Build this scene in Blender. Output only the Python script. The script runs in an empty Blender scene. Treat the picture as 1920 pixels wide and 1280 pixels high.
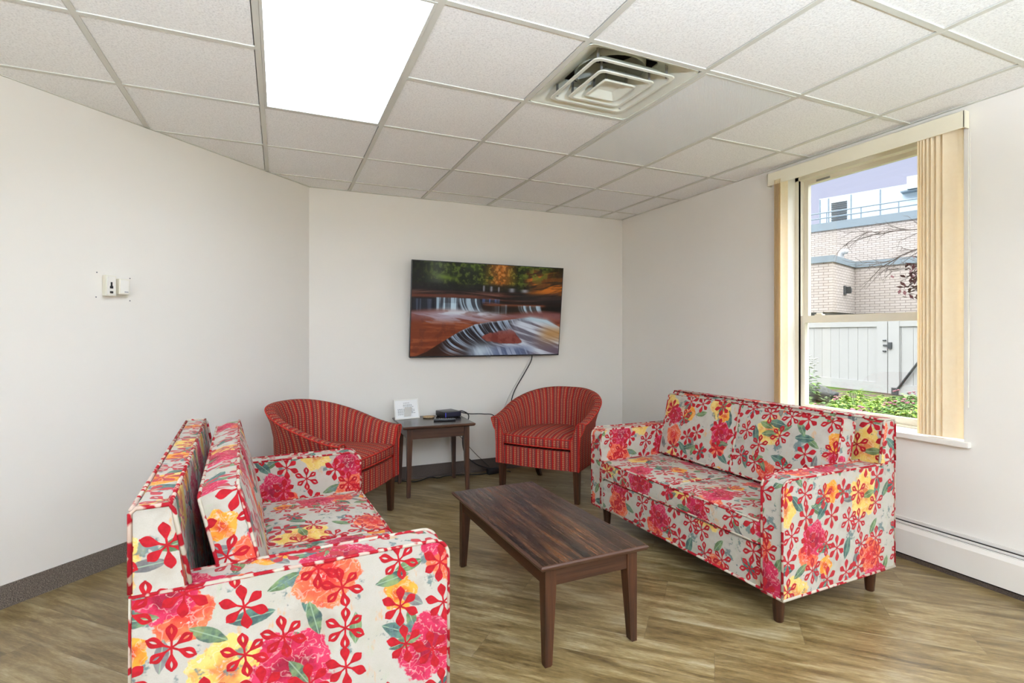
import bpy, bmesh, math, random
import numpy as np
from mathutils import Vector, Matrix, Euler
random.seed(7)
SC = bpy.context.scene
COL = SC.collection
PI = math.pi
def srgb(r, g, b):
    f = lambda c: (c/255/12.92) if c/255 <= .04045 else ((c/255+.055)/1.055)**2.4
    return (f(r), f(g), f(b), 1)

# ------------------------------------------------------------------ camera
CAMZ = 1.255
CEIL = CAMZ + 1.178
cam_data = bpy.data.cameras.new('camera')
cam = bpy.data.objects.new('camera', cam_data); COL.objects.link(cam)
cam_data.sensor_width = 36
cam_data.lens = 986.4/1920*36
cam_data.shift_y = -14/1920
cam_data.clip_start = .05
cam.location = (0, 0, CAMZ)
cam.rotation_euler = (PI/2, 0, -0.4167)
SC.camera = cam
SC.view_settings.view_transform = 'Standard'
SC.view_settings.look = 'None'
SC.view_settings.exposure = 0
SC.view_settings.gamma = 1
SC.cycles.use_denoising = True
SC.cycles.max_bounces = 10
SC.cycles.diffuse_bounces = 8
SC.cycles.caustics_reflective = False
SC.cycles.caustics_refractive = False

# ------------------------------------------------------------------ world (overcast sky: pale lavender horizon, brighter overhead) and soft sun
W = bpy.data.worlds.new('sky'); SC.world = W; W.use_nodes = True
wn = W.node_tree; wn.nodes.clear()
wo = wn.nodes.new('ShaderNodeOutputWorld'); wb = wn.nodes.new('ShaderNodeBackground')
tc = wn.nodes.new('ShaderNodeTexCoord'); sx = wn.nodes.new('ShaderNodeSeparateXYZ'); wr = wn.nodes.new('ShaderNodeValToRGB')
wn.links.new(tc.outputs['Generated'], sx.inputs[0]); wn.links.new(sx.outputs[2], wr.inputs[0])
e = wr.color_ramp.elements
e[0].position = .0; e[0].color = (.62, .60, .56, 1)
e[1].position = 1; e[1].color = (3.8, 3.85, 3.95, 1)
for p, c in ((.03, (.27, .275, .36, 1)), (.17, (.275, .285, .37, 1)), (.30, (.255, .272, .37, 1)), (.42, (3.2, 3.28, 3.45, 1))):
    n = e.new(p); n.color = c
wn.links.new(wr.outputs[0], wb.inputs[0]); wb.inputs[1].default_value = 2.7
wn.links.new(wb.outputs[0], wo.inputs[0])
sun_d = bpy.data.lights.new('sun', 'SUN'); sun_d.energy = .25; sun_d.angle = math.radians(25); sun_d.color = (1, .97, .93)
sun = bpy.data.objects.new('sun', sun_d); COL.objects.link(sun)
sun.rotation_euler = Vector((.75, .25, -.75)).to_track_quat('-Z', 'Y').to_euler()
for (px_, py, sy, az) in ((3.56, 2.10, 1.12, 0), (3.56, .42, 1.3, 0), (3.56, -1.5, 1.6, 0), (-1.2, -3.60, 2.0, -PI/2), (1.7, -3.60, 2.0, -PI/2)):              # sampling portals in the two window openings (they give off no light)
    pd = bpy.data.lights.new('window_portal', 'AREA'); pd.shape = 'RECTANGLE'; pd.size = 1.7; pd.size_y = sy
    pd.cycles.is_portal = True
    po = bpy.data.objects.new('window_portal', pd); COL.objects.link(po)
    po.location = (px_, py, 1.54); po.rotation_euler = (0, PI/2, az)

# ------------------------------------------------------------------ object helpers
def obj(name, bm, mat, parent=None, smooth=False, angle=None, recalc=True):
    if recalc: bmesh.ops.recalc_face_normals(bm, faces=bm.faces)
    me = bpy.data.meshes.new(name); bm.to_mesh(me); bm.free()
    if mat is not None: me.materials.append(mat)
    if smooth:
        for p in me.polygons: p.use_smooth = True
        if angle is not None: me.set_sharp_from_angle(angle=math.radians(angle))
    o = bpy.data.objects.new(name, me); COL.objects.link(o)
    if parent is not None: o.parent = parent
    return o
def thing(name, label, cat, loc=(0, 0, 0), rotz=0, group=None):
    o = bpy.data.objects.new(name, None); COL.objects.link(o); o.empty_display_size = .1
    o.location = loc; o.rotation_euler = (0, 0, rotz)
    return tag(o, label, cat, group)
def tag(o, label, cat, group=None):
    o['label'] = label; o['category'] = cat
    if group: o['group'] = group
    return o
def struct(name, bm, mat, parent=None, **k):
    o = obj(name, bm, mat, parent, **k)
    if parent is None: o['kind'] = 'structure'
    return o
def B(): return bmesh.new()
def box(bm, x0, x1, y0, y1, z0, z1, M=None, bev=0, seg=2):
    r = bmesh.ops.create_cube(bm, size=1)
    vs = r['verts']
    for v in vs:
        v.co = Vector((x0+(v.co.x+.5)*(x1-x0), y0+(v.co.y+.5)*(y1-y0), z0+(v.co.z+.5)*(z1-z0)))
    if M is not None: bmesh.ops.transform(bm, matrix=M, verts=vs)
    if bev:
        es = list({ed for v in vs for ed in v.link_edges})
        bmesh.ops.bevel(bm, geom=es, offset=bev, segments=seg, profile=.5, affect='EDGES')
    return vs
def quad(bm, pts):
    return bm.faces.new([bm.verts.new(p) for p in pts])
def prism(bm, poly, axis, a, b, M=None):
    """extrude a 2-D polygon along an axis: x:(y,z)  y:(x,z)  z:(x,y)"""
    f = {'x': lambda p, t: (t, p[0], p[1]), 'y': lambda p, t: (p[0], t, p[1]), 'z': lambda p, t: (p[0], p[1], t)}[axis]
    A = [bm.verts.new(f(p, a)) for p in poly]; C = [bm.verts.new(f(p, b)) for p in poly]
    n = len(poly)
    bm.faces.new(A); bm.faces.new(C[::-1])
    for i in range(n): bm.faces.new([A[i], C[i], C[(i+1) % n], A[(i+1) % n]])
    if M is not None: bmesh.ops.transform(bm, matrix=M, verts=A+C)
    return A+C
def tube(bm, pts, r, seg=8, closed=False, uv=None, r_end=None):
    pts = [Vector(p) for p in pts]; n = len(pts); rings = []; up = Vector((0, 0, 1))
    prevn = None
    for i, p in enumerate(pts):
        if closed: t = pts[(i+1) % n]-pts[i-1]
        else: t = pts[min(i+1, n-1)]-pts[max(i-1, 0)]
        t = t.normalized() if t.length > 1e-9 else Vector((0, 0, 1))
        if prevn is None:
            a = up if abs(t.z) < .9 else Vector((1, 0, 0))
            nn = t.cross(a).normalized()
        else:
            nn = prevn - t*prevn.dot(t)
            nn = nn.normalized() if nn.length > 1e-6 else t.cross(up).normalized()
        prevn = nn; bb = t.cross(nn)
        rr = r if r_end is None else r+(r_end-r)*i/max(1, n-1)
        rings.append([bm.verts.new(p+(nn*math.cos(2*PI*k/seg)+bb*math.sin(2*PI*k/seg))*rr) for k in range(seg)])
    for i in range(n if closed else n-1):
        a, b = rings[i], rings[(i+1) % n]
        for k in range(seg): bm.faces.new([a[k], a[(k+1) % seg], b[(k+1) % seg], b[k]])
    if not closed:
        bm.faces.new(rings[0]); bm.faces.new(rings[-1][::-1])
def spline(pts, n=8):
    P = [Vector(p) for p in pts]; out = []
    for i in range(len(P)-1):
        p0, p1, p2, p3 = P[max(i-1, 0)], P[i], P[i+1], P[min(i+2, len(P)-1)]
        for k in range(n):
            t = k/n
            out.append(.5*((2*p1)+(p2-p0)*t+(2*p0-5*p1+4*p2-p3)*t*t+(3*p1-p0-3*p2+p3)*t**3))
    out.append(P[-1]); return out
def lathe(bm, prof, seg=24, c=(0, 0, 0)):
    rings = [[bm.verts.new((c[0]+r*math.cos(2*PI*k/seg), c[1]+r*math.sin(2*PI*k/seg), c[2]+z)) for k in range(seg)] for r, z in prof]
    for a, b in zip(rings, rings[1:]):
        for k in range(seg): bm.faces.new([a[k], a[(k+1) % seg], b[(k+1) % seg], b[k]])
    bm.faces.new(rings[0][::-1]); bm.faces.new(rings[-1])
def boxuv(bm, off=(0, 0)):
    bm.normal_update()
    L = bm.loops.layers.uv.verify()
    for f in bm.faces:
        n = f.normal; a = max(range(3), key=lambda i: abs(n[i]))
        for l in f.loops:
            c = l.vert.co
            u, v = ((c.y, c.z), (c.x, c.z), (c.x, c.y))[a]
            o = ((.37, .11), (0, 0), (.73, .52))[a]
            l[L].uv = (u+o[0]+off[0], v+o[1]+off[1])

# ------------------------------------------------------------------ node helpers
class V:
    def __init__(s, g, k): s.g = g; s.k = k
    def _m(s, op, b=None, c=None): return s.g.math(op, s, b, c)
    def __add__(s, b): return s._m('ADD', b)
    __radd__ = __add__
    def __sub__(s, b): return s._m('SUBTRACT', b)
    def __rsub__(s, b): return s.g.math('SUBTRACT', b, s)
    def __mul__(s, b): return s._m('MULTIPLY', b)
    __rmul__ = __mul__
    def __truediv__(s, b): return s._m('DIVIDE', b)
    def __lt__(s, b): return s._m('LESS_THAN', b)
    def __gt__(s, b): return s._m('GREATER_THAN', b)
    def fl(s): return s._m('FLOOR')
    def fr(s): return s._m('FRACT')
    def sin(s): return s._m('SINE')
    def cos(s): return s._m('COSINE')
    def abs(s): return s._m('ABSOLUTE')
    def pow(s, b): return s._m('POWER', b)
    def max(s, b): return s._m('MAXIMUM', b)
    def min(s, b): return s._m('MINIMUM', b)
    def clamp(s): return s.max(0).min(1)
class G:
    def __init__(s, name, rough=.5, spec=.5, base=(.8, .8, .8, 1), metal=0):
        s.m = bpy.data.materials.new(name); s.m.use_nodes = True; s.nt = s.m.node_tree
        s.b = s.nt.nodes['Principled BSDF']
        s.b.inputs['Roughness'].default_value = rough; s.b.inputs['Specular IOR Level'].default_value = spec
        s.b.inputs['Base Color'].default_value = base; s.b.inputs['Metallic'].default_value = metal
    def put(s, inp, v):
        if isinstance(v, V): s.nt.links.new(v.k, inp)
        elif v is not None:
            try: inp.default_value = v
            except Exception: inp.default_value = v[:3]
    def math(s, op, a, b=None, c=None):
        n = s.nt.nodes.new('ShaderNodeMath'); n.operation = op
        s.put(n.inputs[0], a); s.put(n.inputs[1], b); s.put(n.inputs[2], c)
        return V(s, n.outputs[0])
    def xyz(s, v):
        n = s.nt.nodes.new('ShaderNodeSeparateXYZ'); s.put(n.inputs[0], v); return [V(s, o) for o in n.outputs]
    def vec(s, x, y, z=0):
        n = s.nt.nodes.new('ShaderNodeCombineXYZ')
        for i, q in enumerate((x, y, z)): s.put(n.inputs[i], q)
        return V(s, n.outputs[0])
    def coord(s, k='Object'):
        n = s.nt.nodes.new('ShaderNodeTexCoord'); return V(s, n.outputs[k])
    def noise(s, vec, scale=5, detail=3, rough=.5, dist=0):
        n = s.nt.nodes.new('ShaderNodeTexNoise'); s.put(n.inputs['Vector'], vec)
        n.inputs['Scale'].default_value = scale; n.inputs['Detail'].default_value = detail
        n.inputs['Roughness'].default_value = rough; n.inputs['Distortion'].default_value = dist
        return V(s, n.outputs['Fac'])
    def white(s, x, y):
        n = s.nt.nodes.new('ShaderNodeTexWhiteNoise'); n.noise_dimensions = '2D'; s.put(n.inputs['Vector'], s.vec(x, y))
        return s.xyz(V(s, n.outputs['Color']))
    def mix(s, f, a, b, mode='MIX'):
        n = s.nt.nodes.new('ShaderNodeMix'); n.data_type = 'RGBA'; n.blend_type = mode
        s.put(n.inputs[0], f); s.put(n.inputs[6], a); s.put(n.inputs[7], b); return V(s, n.outputs[2])
    def ramp(s, f, stops, const=False):
        n = s.nt.nodes.new('ShaderNodeValToRGB'); s.put(n.inputs[0], f); e = n.color_ramp.elements
        if const: n.color_ramp.interpolation = 'CONSTANT'
        e[0].position, e[0].color = stops[0]; e[1].position, e[1].color = stops[-1]
        for p, c in stops[1:-1]:
            q = e.new(p); q.color = c
        return V(s, n.outputs[0])
    def ss(s, x, a, b):
        n = s.nt.nodes.new('ShaderNodeMapRange'); n.interpolation_type = 'SMOOTHSTEP'
        s.put(n.inputs[0], x); s.put(n.inputs[1], a); s.put(n.inputs[2], b); return V(s, n.outputs[0])
    def color(s, v): s.put(s.b.inputs['Base Color'], v)
    def bump(s, h, strength=.3, dist=.01):
        n = s.nt.nodes.new('ShaderNodeBump'); n.inputs['Strength'].default_value = strength; n.inputs['Distance'].default_value = dist
        s.put(n.inputs['Height'], h); s.nt.links.new(n.outputs[0], s.b.inputs['Normal'])
def flat(name, c, rough=.5, spec=.4, metal=0, vary=.06, vscale=6):
    g = G(name, rough, spec, metal=metal)
    n = g.noise(g.coord(), vscale, 3)
    d = tuple(x*(1-vary) for x in c[:3])+(1,); l = tuple(min(1, x*(1+vary)) for x in c[:3])+(1,)
    g.color(g.ramp(n, [(.3, d), (.7, l)])); return g.m
def emit(name, c, s):
    g = G(name, .4); g.color(c); g.b.inputs['Emission Color'].default_value = c; g.b.inputs['Emission Strength'].default_value = s
    return g.m

# ------------------------------------------------------------------ materials
def mat_floral():
    g = G('floral_upholstery', .75, .25)
    u, v, _ = g.xyz(g.coord('UV'))
    P = g.vec(u, v, 0)
    wob = g.noise(P, 22, 3, .6); wob2 = g.noise(P, 60, 2, .6); big = g.noise(P, 4.0, 2)
    c = g.ramp(g.noise(P, 7, 4, .6), [(.3, srgb(184, 175, 160)), (.5, srgb(202, 196, 186)), (.72, srgb(194, 190, 174))])
    # brushed watercolour stains
    st = g.noise(g.vec(u*3.0, v, 4.2), 9, 4, .65)
    c = g.mix(g.ss(st, .57, .70)*.55, c, srgb(186, 196, 168))
    st2 = g.noise(g.vec(u*2.5, v, 9.7), 7, 4, .7)
    c = g.mix(g.ss(st2, .58, .68)*.7, c, srgb(226, 170, 110))
    def cell(S, ox, oy, jit):
        pu = (u+ox)/S; pv = (v+oy)/S; cu = pu.fl(); cv = pv.fl()
        r = g.white(cu+ox*13.7+.5, cv+oy*7.3+.5)
        return (pu-cu-.5-(r[0]-.5)*jit)*S, (pv-cv-.5-(r[1]-.5)*jit)*S, r[2], r[0]
    def leaf(c, S, ox, oy, col1, col2, L, Wd, thr):
        x, y, r, q = cell(S, ox, oy, .5)
        a = (r+q)*6.283; ca = a.cos(); sa = a.sin()
        X = x*ca+y*sa; Y = y*ca-x*sa
        t = (X/L)
        m = ((Y+(wob-.5)*.012).abs()-(1-t*t)*Wd)
        mk = g.ss(m, .0012, -.0012)*(t.abs() < 1)*((r*3.1).fr() < thr)
        vein = g.ss(Y.abs(), .0008, .0022)
        return g.mix(mk*.93, c, g.mix(vein*.8+.2, srgb(150, 178, 150), g.mix(g.ss(wob, .35, .65), col1, col2)))
    def rose(c, S, ox, oy, R, cols, thr):
        x, y, r, q = cell(S, ox, oy, .35)
        th = g.math('ARCTAN2', y, x); rad = (x*x+y*y)._m('SQRT')
        RR = (R*(.7+.5*q))*(1+.09*(th*5+r*20).sin()+.55*(wob-.5)+.35*(wob2-.5))
        d = rad/RR
        mk = g.ss(d, 1.03, .97)*((r*5.3).fr() < thr)
        petal = (d*9+(th*2+r*6).sin()*1.3+wob*5).sin()
        ins = g.ramp((d*.62+(wob-.5)*.9+petal*.10+.05).clamp(), [(.05, cols[0]), (.4, cols[1]), (.7, cols[2]), (.95, cols[3])])
        ins = g.mix(g.ss(wob2, .60, .68)*g.ss(wob, .45, .6)*.75, ins, srgb(244, 214, 205))
        rd = (g.noise(g.vec(x+q*3, y+r*5, 1.5), 26, 2, .6, .5)-.5).abs()
        ins = g.mix(g.ss(rd, .03, .004)*.30, ins, srgb(248, 226, 214)); ins = g.mix(g.ss(g.noise(g.vec(x+r*4, y, 6.5), 34, 2), .56, .66)*.45, ins, cols[0])
        return g.mix(mk, c, ins)
    teal1, teal2 = srgb(38, 78, 80), srgb(88, 134, 120)
    gr1, gr2 = srgb(70, 104, 62), srgb(128, 158, 104)
    grey1, grey2 = srgb(92, 92, 96), srgb(140, 138, 138)
    c = rose(c, .43, .10, .27, .085, (srgb(214, 120, 70), srgb(236, 196, 96), srgb(243, 216, 130), srgb(247, 226, 160)), .75)
    c = leaf(c, .17, .03, .11, gr1, gr2, .045, .017, .7)
    c = leaf(c, .19, .12, .05, teal1, teal2, .055, .021, .75)
    tm = g.ss(g.noise(g.vec(u, v, 3.3), 11, 4, .7), .58, .64)
    c = g.mix(tm*.85, c, g.mix(wob2, srgb(34, 66, 78), srgb(130, 160, 158)))
    c = rose(c, .40, .31, .02, .080, (srgb(214, 28, 40), srgb(232, 92, 62), srgb(238, 132, 84), srgb(243, 176, 130)), .72)
    c = rose(c, .37, .20, .19, .086, (srgb(150, 8, 48), srgb(200, 26, 74), srgb(220, 56, 100), srgb(232, 110, 136)), .74)
    c = rose(c, .34, .05, .33, .050, (srgb(206, 60, 30), srgb(238, 150, 40), srgb(244, 178, 66), srgb(240, 150, 90)), .75)
    c = leaf(c, .21, .17, .16, teal1, gr2, .050, .018, .6)
    c = leaf(c, .23, .07, .02, grey1, grey2, .042, .016, .5)
    c = g.mix(g.ss(g.noise(P, 380, 1), .35, .75)*.10, c, srgb(150, 140, 130))
    # applied red six-petal flowers, alternately solid and looped
    mask = None
    for ox, oy in ((0, 0), (.126, .022), (-.022, .126), (.104, .148)):
        x, y, r, q = cell(.252, ox, oy, .27)
        rot = (r-.5)*.30
        th = g.math('ARCTAN2', y, x)+rot; rad = (x*x+y*y)._m('SQRT')
        ph = g.math('WRAP', th-PI/2+PI/60, PI/6, -PI/6)
        al = rad*ph.cos(); ac = (rad*ph.sin()).abs()
        L = (th*2-1.75).cos()*.0060+.0565
        t = (al/L).min(1)
        tip = (t.pow(2.1)*PI).sin()
        w = (tip*.0130+(wob2-.5)*.0014).max(.0026)
        m = g.ss(ac-w, .0007, -.0007)*((al/L) < 1)
        hole = g.ss(ac-((((t-.56)/.30).clamp()*PI).sin())*.0025, .0008, -.0008)*((r*7.7).fr() > .42)*(t > .56)*(t < .86)
        m = m*(1-hole)
        mask = m if mask is None else mask.max(m)
    red = g.mix(g.ss(wob2, .3, .7), srgb(196, 16, 34), srgb(170, 10, 26))
    c = g.mix(mask, c, red)
    c = g.mix(1.0, c, (.70, .685, .67, 1), 'MULTIPLY')
    g.color(c)
    g.put(g.b.inputs['Sheen Weight'], mask*.12)
    g.bump(mask*1.0+g.noise(P, 300, 2)*.15, .35, .002)
    return g.m
M_FLORAL = mat_floral()
def mat_piping():
    g = G('floral_piping', .8, .2)
    p = g.coord()
    n = g.noise(p, 17, 2, .5)
    c = g.ramp(n, [(.44, srgb(176, 166, 150)), (.47, srgb(150, 20, 32)), (.57, srgb(142, 14, 27)), (.60, srgb(174, 152, 138))], False)
    g.color(c); return g.m
M_PIPE = mat_piping()
def mat_chair():
    g = G('woven_red_stripe', .8, .2)
    u, v, _ = g.xyz(g.coord('UV'))
    pu = u/.066; su = pu.fr()
    tri = ((su*6).fr()-.5).abs()
    sv = ((v/.0145)+tri*.9).fr()
    base = g.ramp(su, [(0, srgb(163, 31, 27)), (.22, srgb(148, 68, 50)), (.42, srgb(154, 37, 31)), (.56, srgb(109, 57, 55)), (.66, srgb(139, 61, 48)), (.86, srgb(104, 53, 53)), (1, srgb(104, 53, 53))], True)
    hi = g.ramp(su, [(0, srgb(176, 40, 33)), (.22, srgb(199, 137, 96)), (.42, srgb(172, 55, 42)), (.56, srgb(148, 59, 52)), (.66, srgb(193, 130, 102)), (.86, srgb(135, 46, 44)), (1, srgb(135, 46, 44))], True)
    m = g.ss(sv, .5, .6)
    n = g.noise(g.vec(u, v, 0), 160, 2)
    c = g.mix(m*g.ss(n, .25, .6), base, hi)
    c = g.mix(g.ss(n, .55, .8)*.35, c, srgb(108, 24, 22))
    c = g.mix(1.0, c, (.80, .80, .82, 1), 'MULTIPLY')
    g.color(c); g.bump(m+n*.6, .3, .002); return g.m
M_CHAIR = mat_chair()
M_CHAIRPIPE = flat('red_piping', srgb(176, 44, 34), .8, .2, vary=.25, vscale=80)
def mat_wood(name, c1, c2, c3, ax, rough=.3, sc=1.0):
    g = G(name, rough, .38)
    x, y, z = g.xyz(g.coord())
    k = [34*sc, 34*sc, 34*sc]; k[ax] = 1.6*sc
    if name.endswith('top'): k[2] = .5
    P = g.vec(x*k[0], y*k[1], z*k[2])
    n = g.noise(P, 1, 4, .6, .4); f = g.noise(P, 3.5, 3, .7)
    c = g.ramp((n*.75+f*.25), [(.37, c1), (.5, c2), (.64, c3)])
    g.color(c); g.put(g.b.inputs['Roughness'], f*.15+(rough-.07)); g.b.inputs['Coat Weight'].default_value = .04
    g.b.inputs['Coat Roughness'].default_value = .2
    return g.m
WD1, WD2, WD3 = srgb(38, 20, 11), srgb(62, 34, 19), srgb(80, 52, 36)
M_TOP = mat_wood('dark_walnut_top', srgb(18, 11, 9), srgb(46, 27, 18), srgb(98, 60, 34), 1, .26)
M_WOODX = mat_wood('dark_walnut_rail', WD1, WD2, srgb(70, 44, 30), 0, .35)
M_WOODY = mat_wood('dark_walnut_side', WD1, WD2, srgb(70, 44, 30), 1, .35)
M_WOODZ = mat_wood('dark_walnut_leg', srgb(38, 20, 11), srgb(60, 33, 18), srgb(80, 46, 27), 2, .35)
def mat_wall(name, c):
    g = G(name, .6, .3)
    p = g.coord()
    n = g.noise(p, .9, 3); f = g.noise(p, 420, 2)
    g.color(g.ramp(n, [(.3, tuple(q*.975 for q in c[:3])+(1,)), (.7, c)])); g.bump(f, .05, .002); return g.m
M_WALL = mat_wall('painted_wall', srgb(232, 228, 221))
def mat_tile():
    g = G('ceiling_tile', .9, .1)
    p = g.coord()
    n = g.noise(p, 130, 3, .65); b = g.noise(p, 60, 2, .5)
    g.color(g.ramp(n, [(.30, srgb(222, 223, 223)), (.5, srgb(242, 243, 243)), (.7, srgb(248, 249, 249))]))
    g.bump(n*.7+b*.5, .5, .004); return g.m
M_TILE = mat_tile()
M_TBAR = flat('ceiling_grid_paint', srgb(208, 208, 200), .5, .4, vary=.02)
def mat_floor():
    g = G('wood_look_vinyl_plank', .4, .5)
    x, y, z = g.xyz(g.coord())
    s = .70711
    a = (y-x)*s; b = (x+y)*s                   # a runs along the planks
    row = (b/.185).fl(); fb = (b/.185).fr()
    r0 = g.white(row+.5, 3.5)[0]
    pa = a/1.22+r0; ia = pa.fl(); fa = pa.fr()
    r = g.white(row+.5, ia+.5)
    A = a+r[0]*37; P = g.vec(A*3.2, b*30, r[1]*5)
    n = g.noise(P, 1, 5, .65, .6); n2 = g.noise(g.vec(A*3.4, b*11, r[2]*9), 1, 4, .6, .8); f = g.noise(g.vec(A*30, b*170, 0), 1, 3, .7)
    k = n*.44+n2*.34+f*.22+(r[2]-.5)*.06
    c = g.ramp(k, [(.34, srgb(72, 56, 32)), (.43, srgb(100, 81, 48)), (.51, srgb(124, 104, 67)), (.59, srgb(150, 132, 95)), (.70, srgb(186, 174, 146))])
    c = g.mix(g.ss(n2, .5, .7)*.35, c, srgb(132, 120, 98))
    seam = (fb < .010).max(fa < .0016)
    c = g.mix(seam*.45, c, srgb(70, 58, 44))
    g.color(c); g.put(g.b.inputs['Roughness'], f*.22+.22)
    g.bump(f*.5-seam*.5, .12, .002); return g.m
M_FLOOR = mat_floor()
def mat_speck(name, a, b, c):
    g = G(name, .6, .3); p = g.coord()
    n = g.noise(p, 260, 3, .7); g.color(g.ramp(n, [(.36, a), (.5, b), (.64, c)])); return g.m
M_BASE = mat_speck('speckled_baseboard', srgb(66, 58, 52), srgb(98, 88, 79), srgb(140, 128, 116))
M_BASEBACK = mat_speck('dark_baseboard', srgb(62, 52, 46), srgb(80, 69, 62), srgb(96, 84, 76))
M_WHITE = flat('white_trim_paint', srgb(232, 229, 222), .4, .5, vary=.015)
M_ALMOND = flat('almond_frame', srgb(226, 220, 204), .4, .5, vary=.03)
M_VALANCE = flat('almond_valance', srgb(232, 226, 204), .5, .4, vary=.02)
M_HEATER = flat('heater_enamel', srgb(226, 221, 213), .4, .5, vary=.015)
M_DARK = flat('dark_gap', srgb(40, 34, 30), .7, .2)
M_BLACK = flat('black_plastic', srgb(24, 24, 28), .35, .5)
M_CABLE = flat('black_cable', srgb(18, 18, 19), .5, .4)
M_WCABLE = flat('grey_white_cable', srgb(196, 194, 188), .5, .4)
M_BLUEBLK = flat('blue_black_plastic', srgb(34, 36, 52), .4, .5)
M_CREAM = flat('cream_plastic', srgb(226, 222, 208), .4, .5, vary=.02)
M_VENT = flat('vent_enamel', srgb(216, 218, 206), .45, .5, vary=.05, vscale=9)
M_STEEL = flat('grey_steel', srgb(150, 150, 148), .35, .5, metal=.6)
M_PAPER = flat('white_paper', srgb(240, 240, 240), .6, .3, vary=.01)
M_INK = flat('grey_ink', srgb(110, 112, 118), .7, .2)
M_TAN = flat('tan_weave', srgb(176, 150, 116), .8, .2, vary=.4, vscale=120)
def mat_slat():
    g = G('vertical_slat', .6, .3); p = g.coord()
    n = g.noise(p, 40, 2); g.color(g.ramp(n, [(.3, srgb(244, 232, 206)), (.7, srgb(248, 238, 214))]))
    t = g.nt.nodes.new('ShaderNodeBsdfTranslucent'); t.inputs[0].default_value = srgb(250, 234, 200)
    mx = g.nt.nodes.new('ShaderNodeMixShader'); mx.inputs[0].default_value = .38
    out = g.nt.nodes['Material Output']
    g.nt.links.new(g.b.outputs[0], mx.inputs[1]); g.nt.links.new(t.outputs[0], mx.inputs[2]); g.nt.links.new(mx.outputs[0], out.inputs[0])
    return g.m
M_SLAT = mat_slat()
def mat_glass():
    g = G('window_glass', .02)
    tr = g.nt.nodes.new('ShaderNodeBsdfTransparent'); tr.inputs[0].default_value = (.97, .98, .98, 1)
    gl = g.nt.nodes.new('ShaderNodeBsdfGlossy'); gl.inputs['Roughness'].default_value = .02
    mx = g.nt.nodes.new('ShaderNodeMixShader'); mx.inputs[0].default_value = .05
    g.nt.links.new(tr.outputs[0], mx.inputs[1]); g.nt.links.new(gl.outputs[0], mx.inputs[2])
    g.nt.links.new(mx.outputs[0], g.nt.nodes['Material Output'].inputs[0]); return g.m
M_GLASS = mat_glass()
M_LAMP = emit('lit_acrylic_lens', (.77, .88, 1, 1), 9.2)
def mat_lens():
    g = G('unlit_prismatic_lens', .35, .5)
    x, y, z = g.xyz(g.coord())
    k = ((x*2*PI/.0095).sin()*(y*2*PI/.0095).sin())
    g.color(g.ramp(k*.5+.5, [(.2, srgb(226, 230, 230)), (.8, srgb(242, 245, 245))])); g.bump(k, .35, .003); return g.m
M_LENS = mat_lens()

# ------------------------------------------------------------------ room shell
T = .61; GX0 = -.08; GY0 = 3.024
XR = 3.25; YB = 4.52; XL = -2.75; YF = -3.4
KD = 4.30                                     # diagonal left wall: y - x = KD
YD = KD+XL
bm = B(); quad(bm, [(XL-.2, YF-.2, 0), (XR, YF-.2, 0), (XR, YB+.2, 0), (XL-.2, YB+.2, 0)])
struct('floor', bm, M_FLOOR)
# back wall, front wall (behind the camera), side wall, diagonal left wall
bm = B(); box(bm, YB-KD-.0, XR, YB, YB+.15, 0, 2.75); struct('wall_back', bm, M_WALL)
FW = ((-2.2, -.2), (.7, 2.7))                 # two wide unseen windows added behind the camera to light the ceiling
bm = B()
for x0, x1, z0, z1 in ((XL-.15, -2.2, 0, 2.75), (-.2, .7, 0, 2.75), (2.7, XR, 0, 2.75), (-2.2, -.2, 0, .70), (-2.2, -.2, 2.385, 2.75), (.7, 2.7, 0, .70), (.7, 2.7, 2.385, 2.75)):
    box(bm, x0, x1, YF-.15, YF, z0, z1)
struct('wall_front', bm, M_WALL)
bm = B(); box(bm, XL-.15, XL, YF, YD, 0, 2.75); struct('wall_side', bm, M_WALL)
bm = B(); prism(bm, [(XL, YD), (YB-KD, YB), (YB-KD-.15, YB+.15), (XL-.15, YD)], 'z', 0, 2.75); struct('wall_left', bm, M_WALL)
# right wall with two window openings and one more added for daylight
WY0, WY1, WZ0, WZ1 = 1.545, 2.66, .698, 2.385
UY0, UY1 = -.23, 1.07
VY0, VY1 = -2.3, -.7
bm = B(); TW = .30
for y0, y1, z0, z1 in ((WY1, YB+.15, 0, 2.75), (UY1, WY0, 0, 2.75), (VY1, UY0, 0, 2.75), (YF-.15, VY0, 0, 2.75), (WY0, WY1, 0, WZ0-.03), (WY0, WY1, WZ1, 2.75), (UY0, UY1, 0, WZ0), (UY0, UY1, WZ1, 2.75), (VY0, VY1, 0, WZ0), (VY0, VY1, WZ1, 2.75)):
    box(bm, XR, XR+TW, y0, y1, z0, z1)
struct('wall_right', bm, M_WALL)
# baseboards
def strip(bm, a, b, h, t, side):
    a = Vector(a); b = Vector(b); d = (b-a).normalized(); n = Vector((-d.y, d.x))*side
    prism(bm, [a, b, b+n*t, a+n*t], 'z', 0, h)
bm = B(); strip(bm, (YB-KD, YB), (XR, YB), .112, .008, -1); strip(bm, (YB-KD, YB), (XR, YB), .014, .016, -1); struct('baseboard_back', bm, M_BASEBACK)
bm = B(); strip(bm, (XL, YD), (YB-KD, YB), .106, .008, -1); struct('baseboard_left', bm, M_BASE)
bm = B(); strip(bm, (XL, YF), (XL, YD), .106, .008, -1); struct('baseboard_side', bm, M_BASE)
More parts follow.
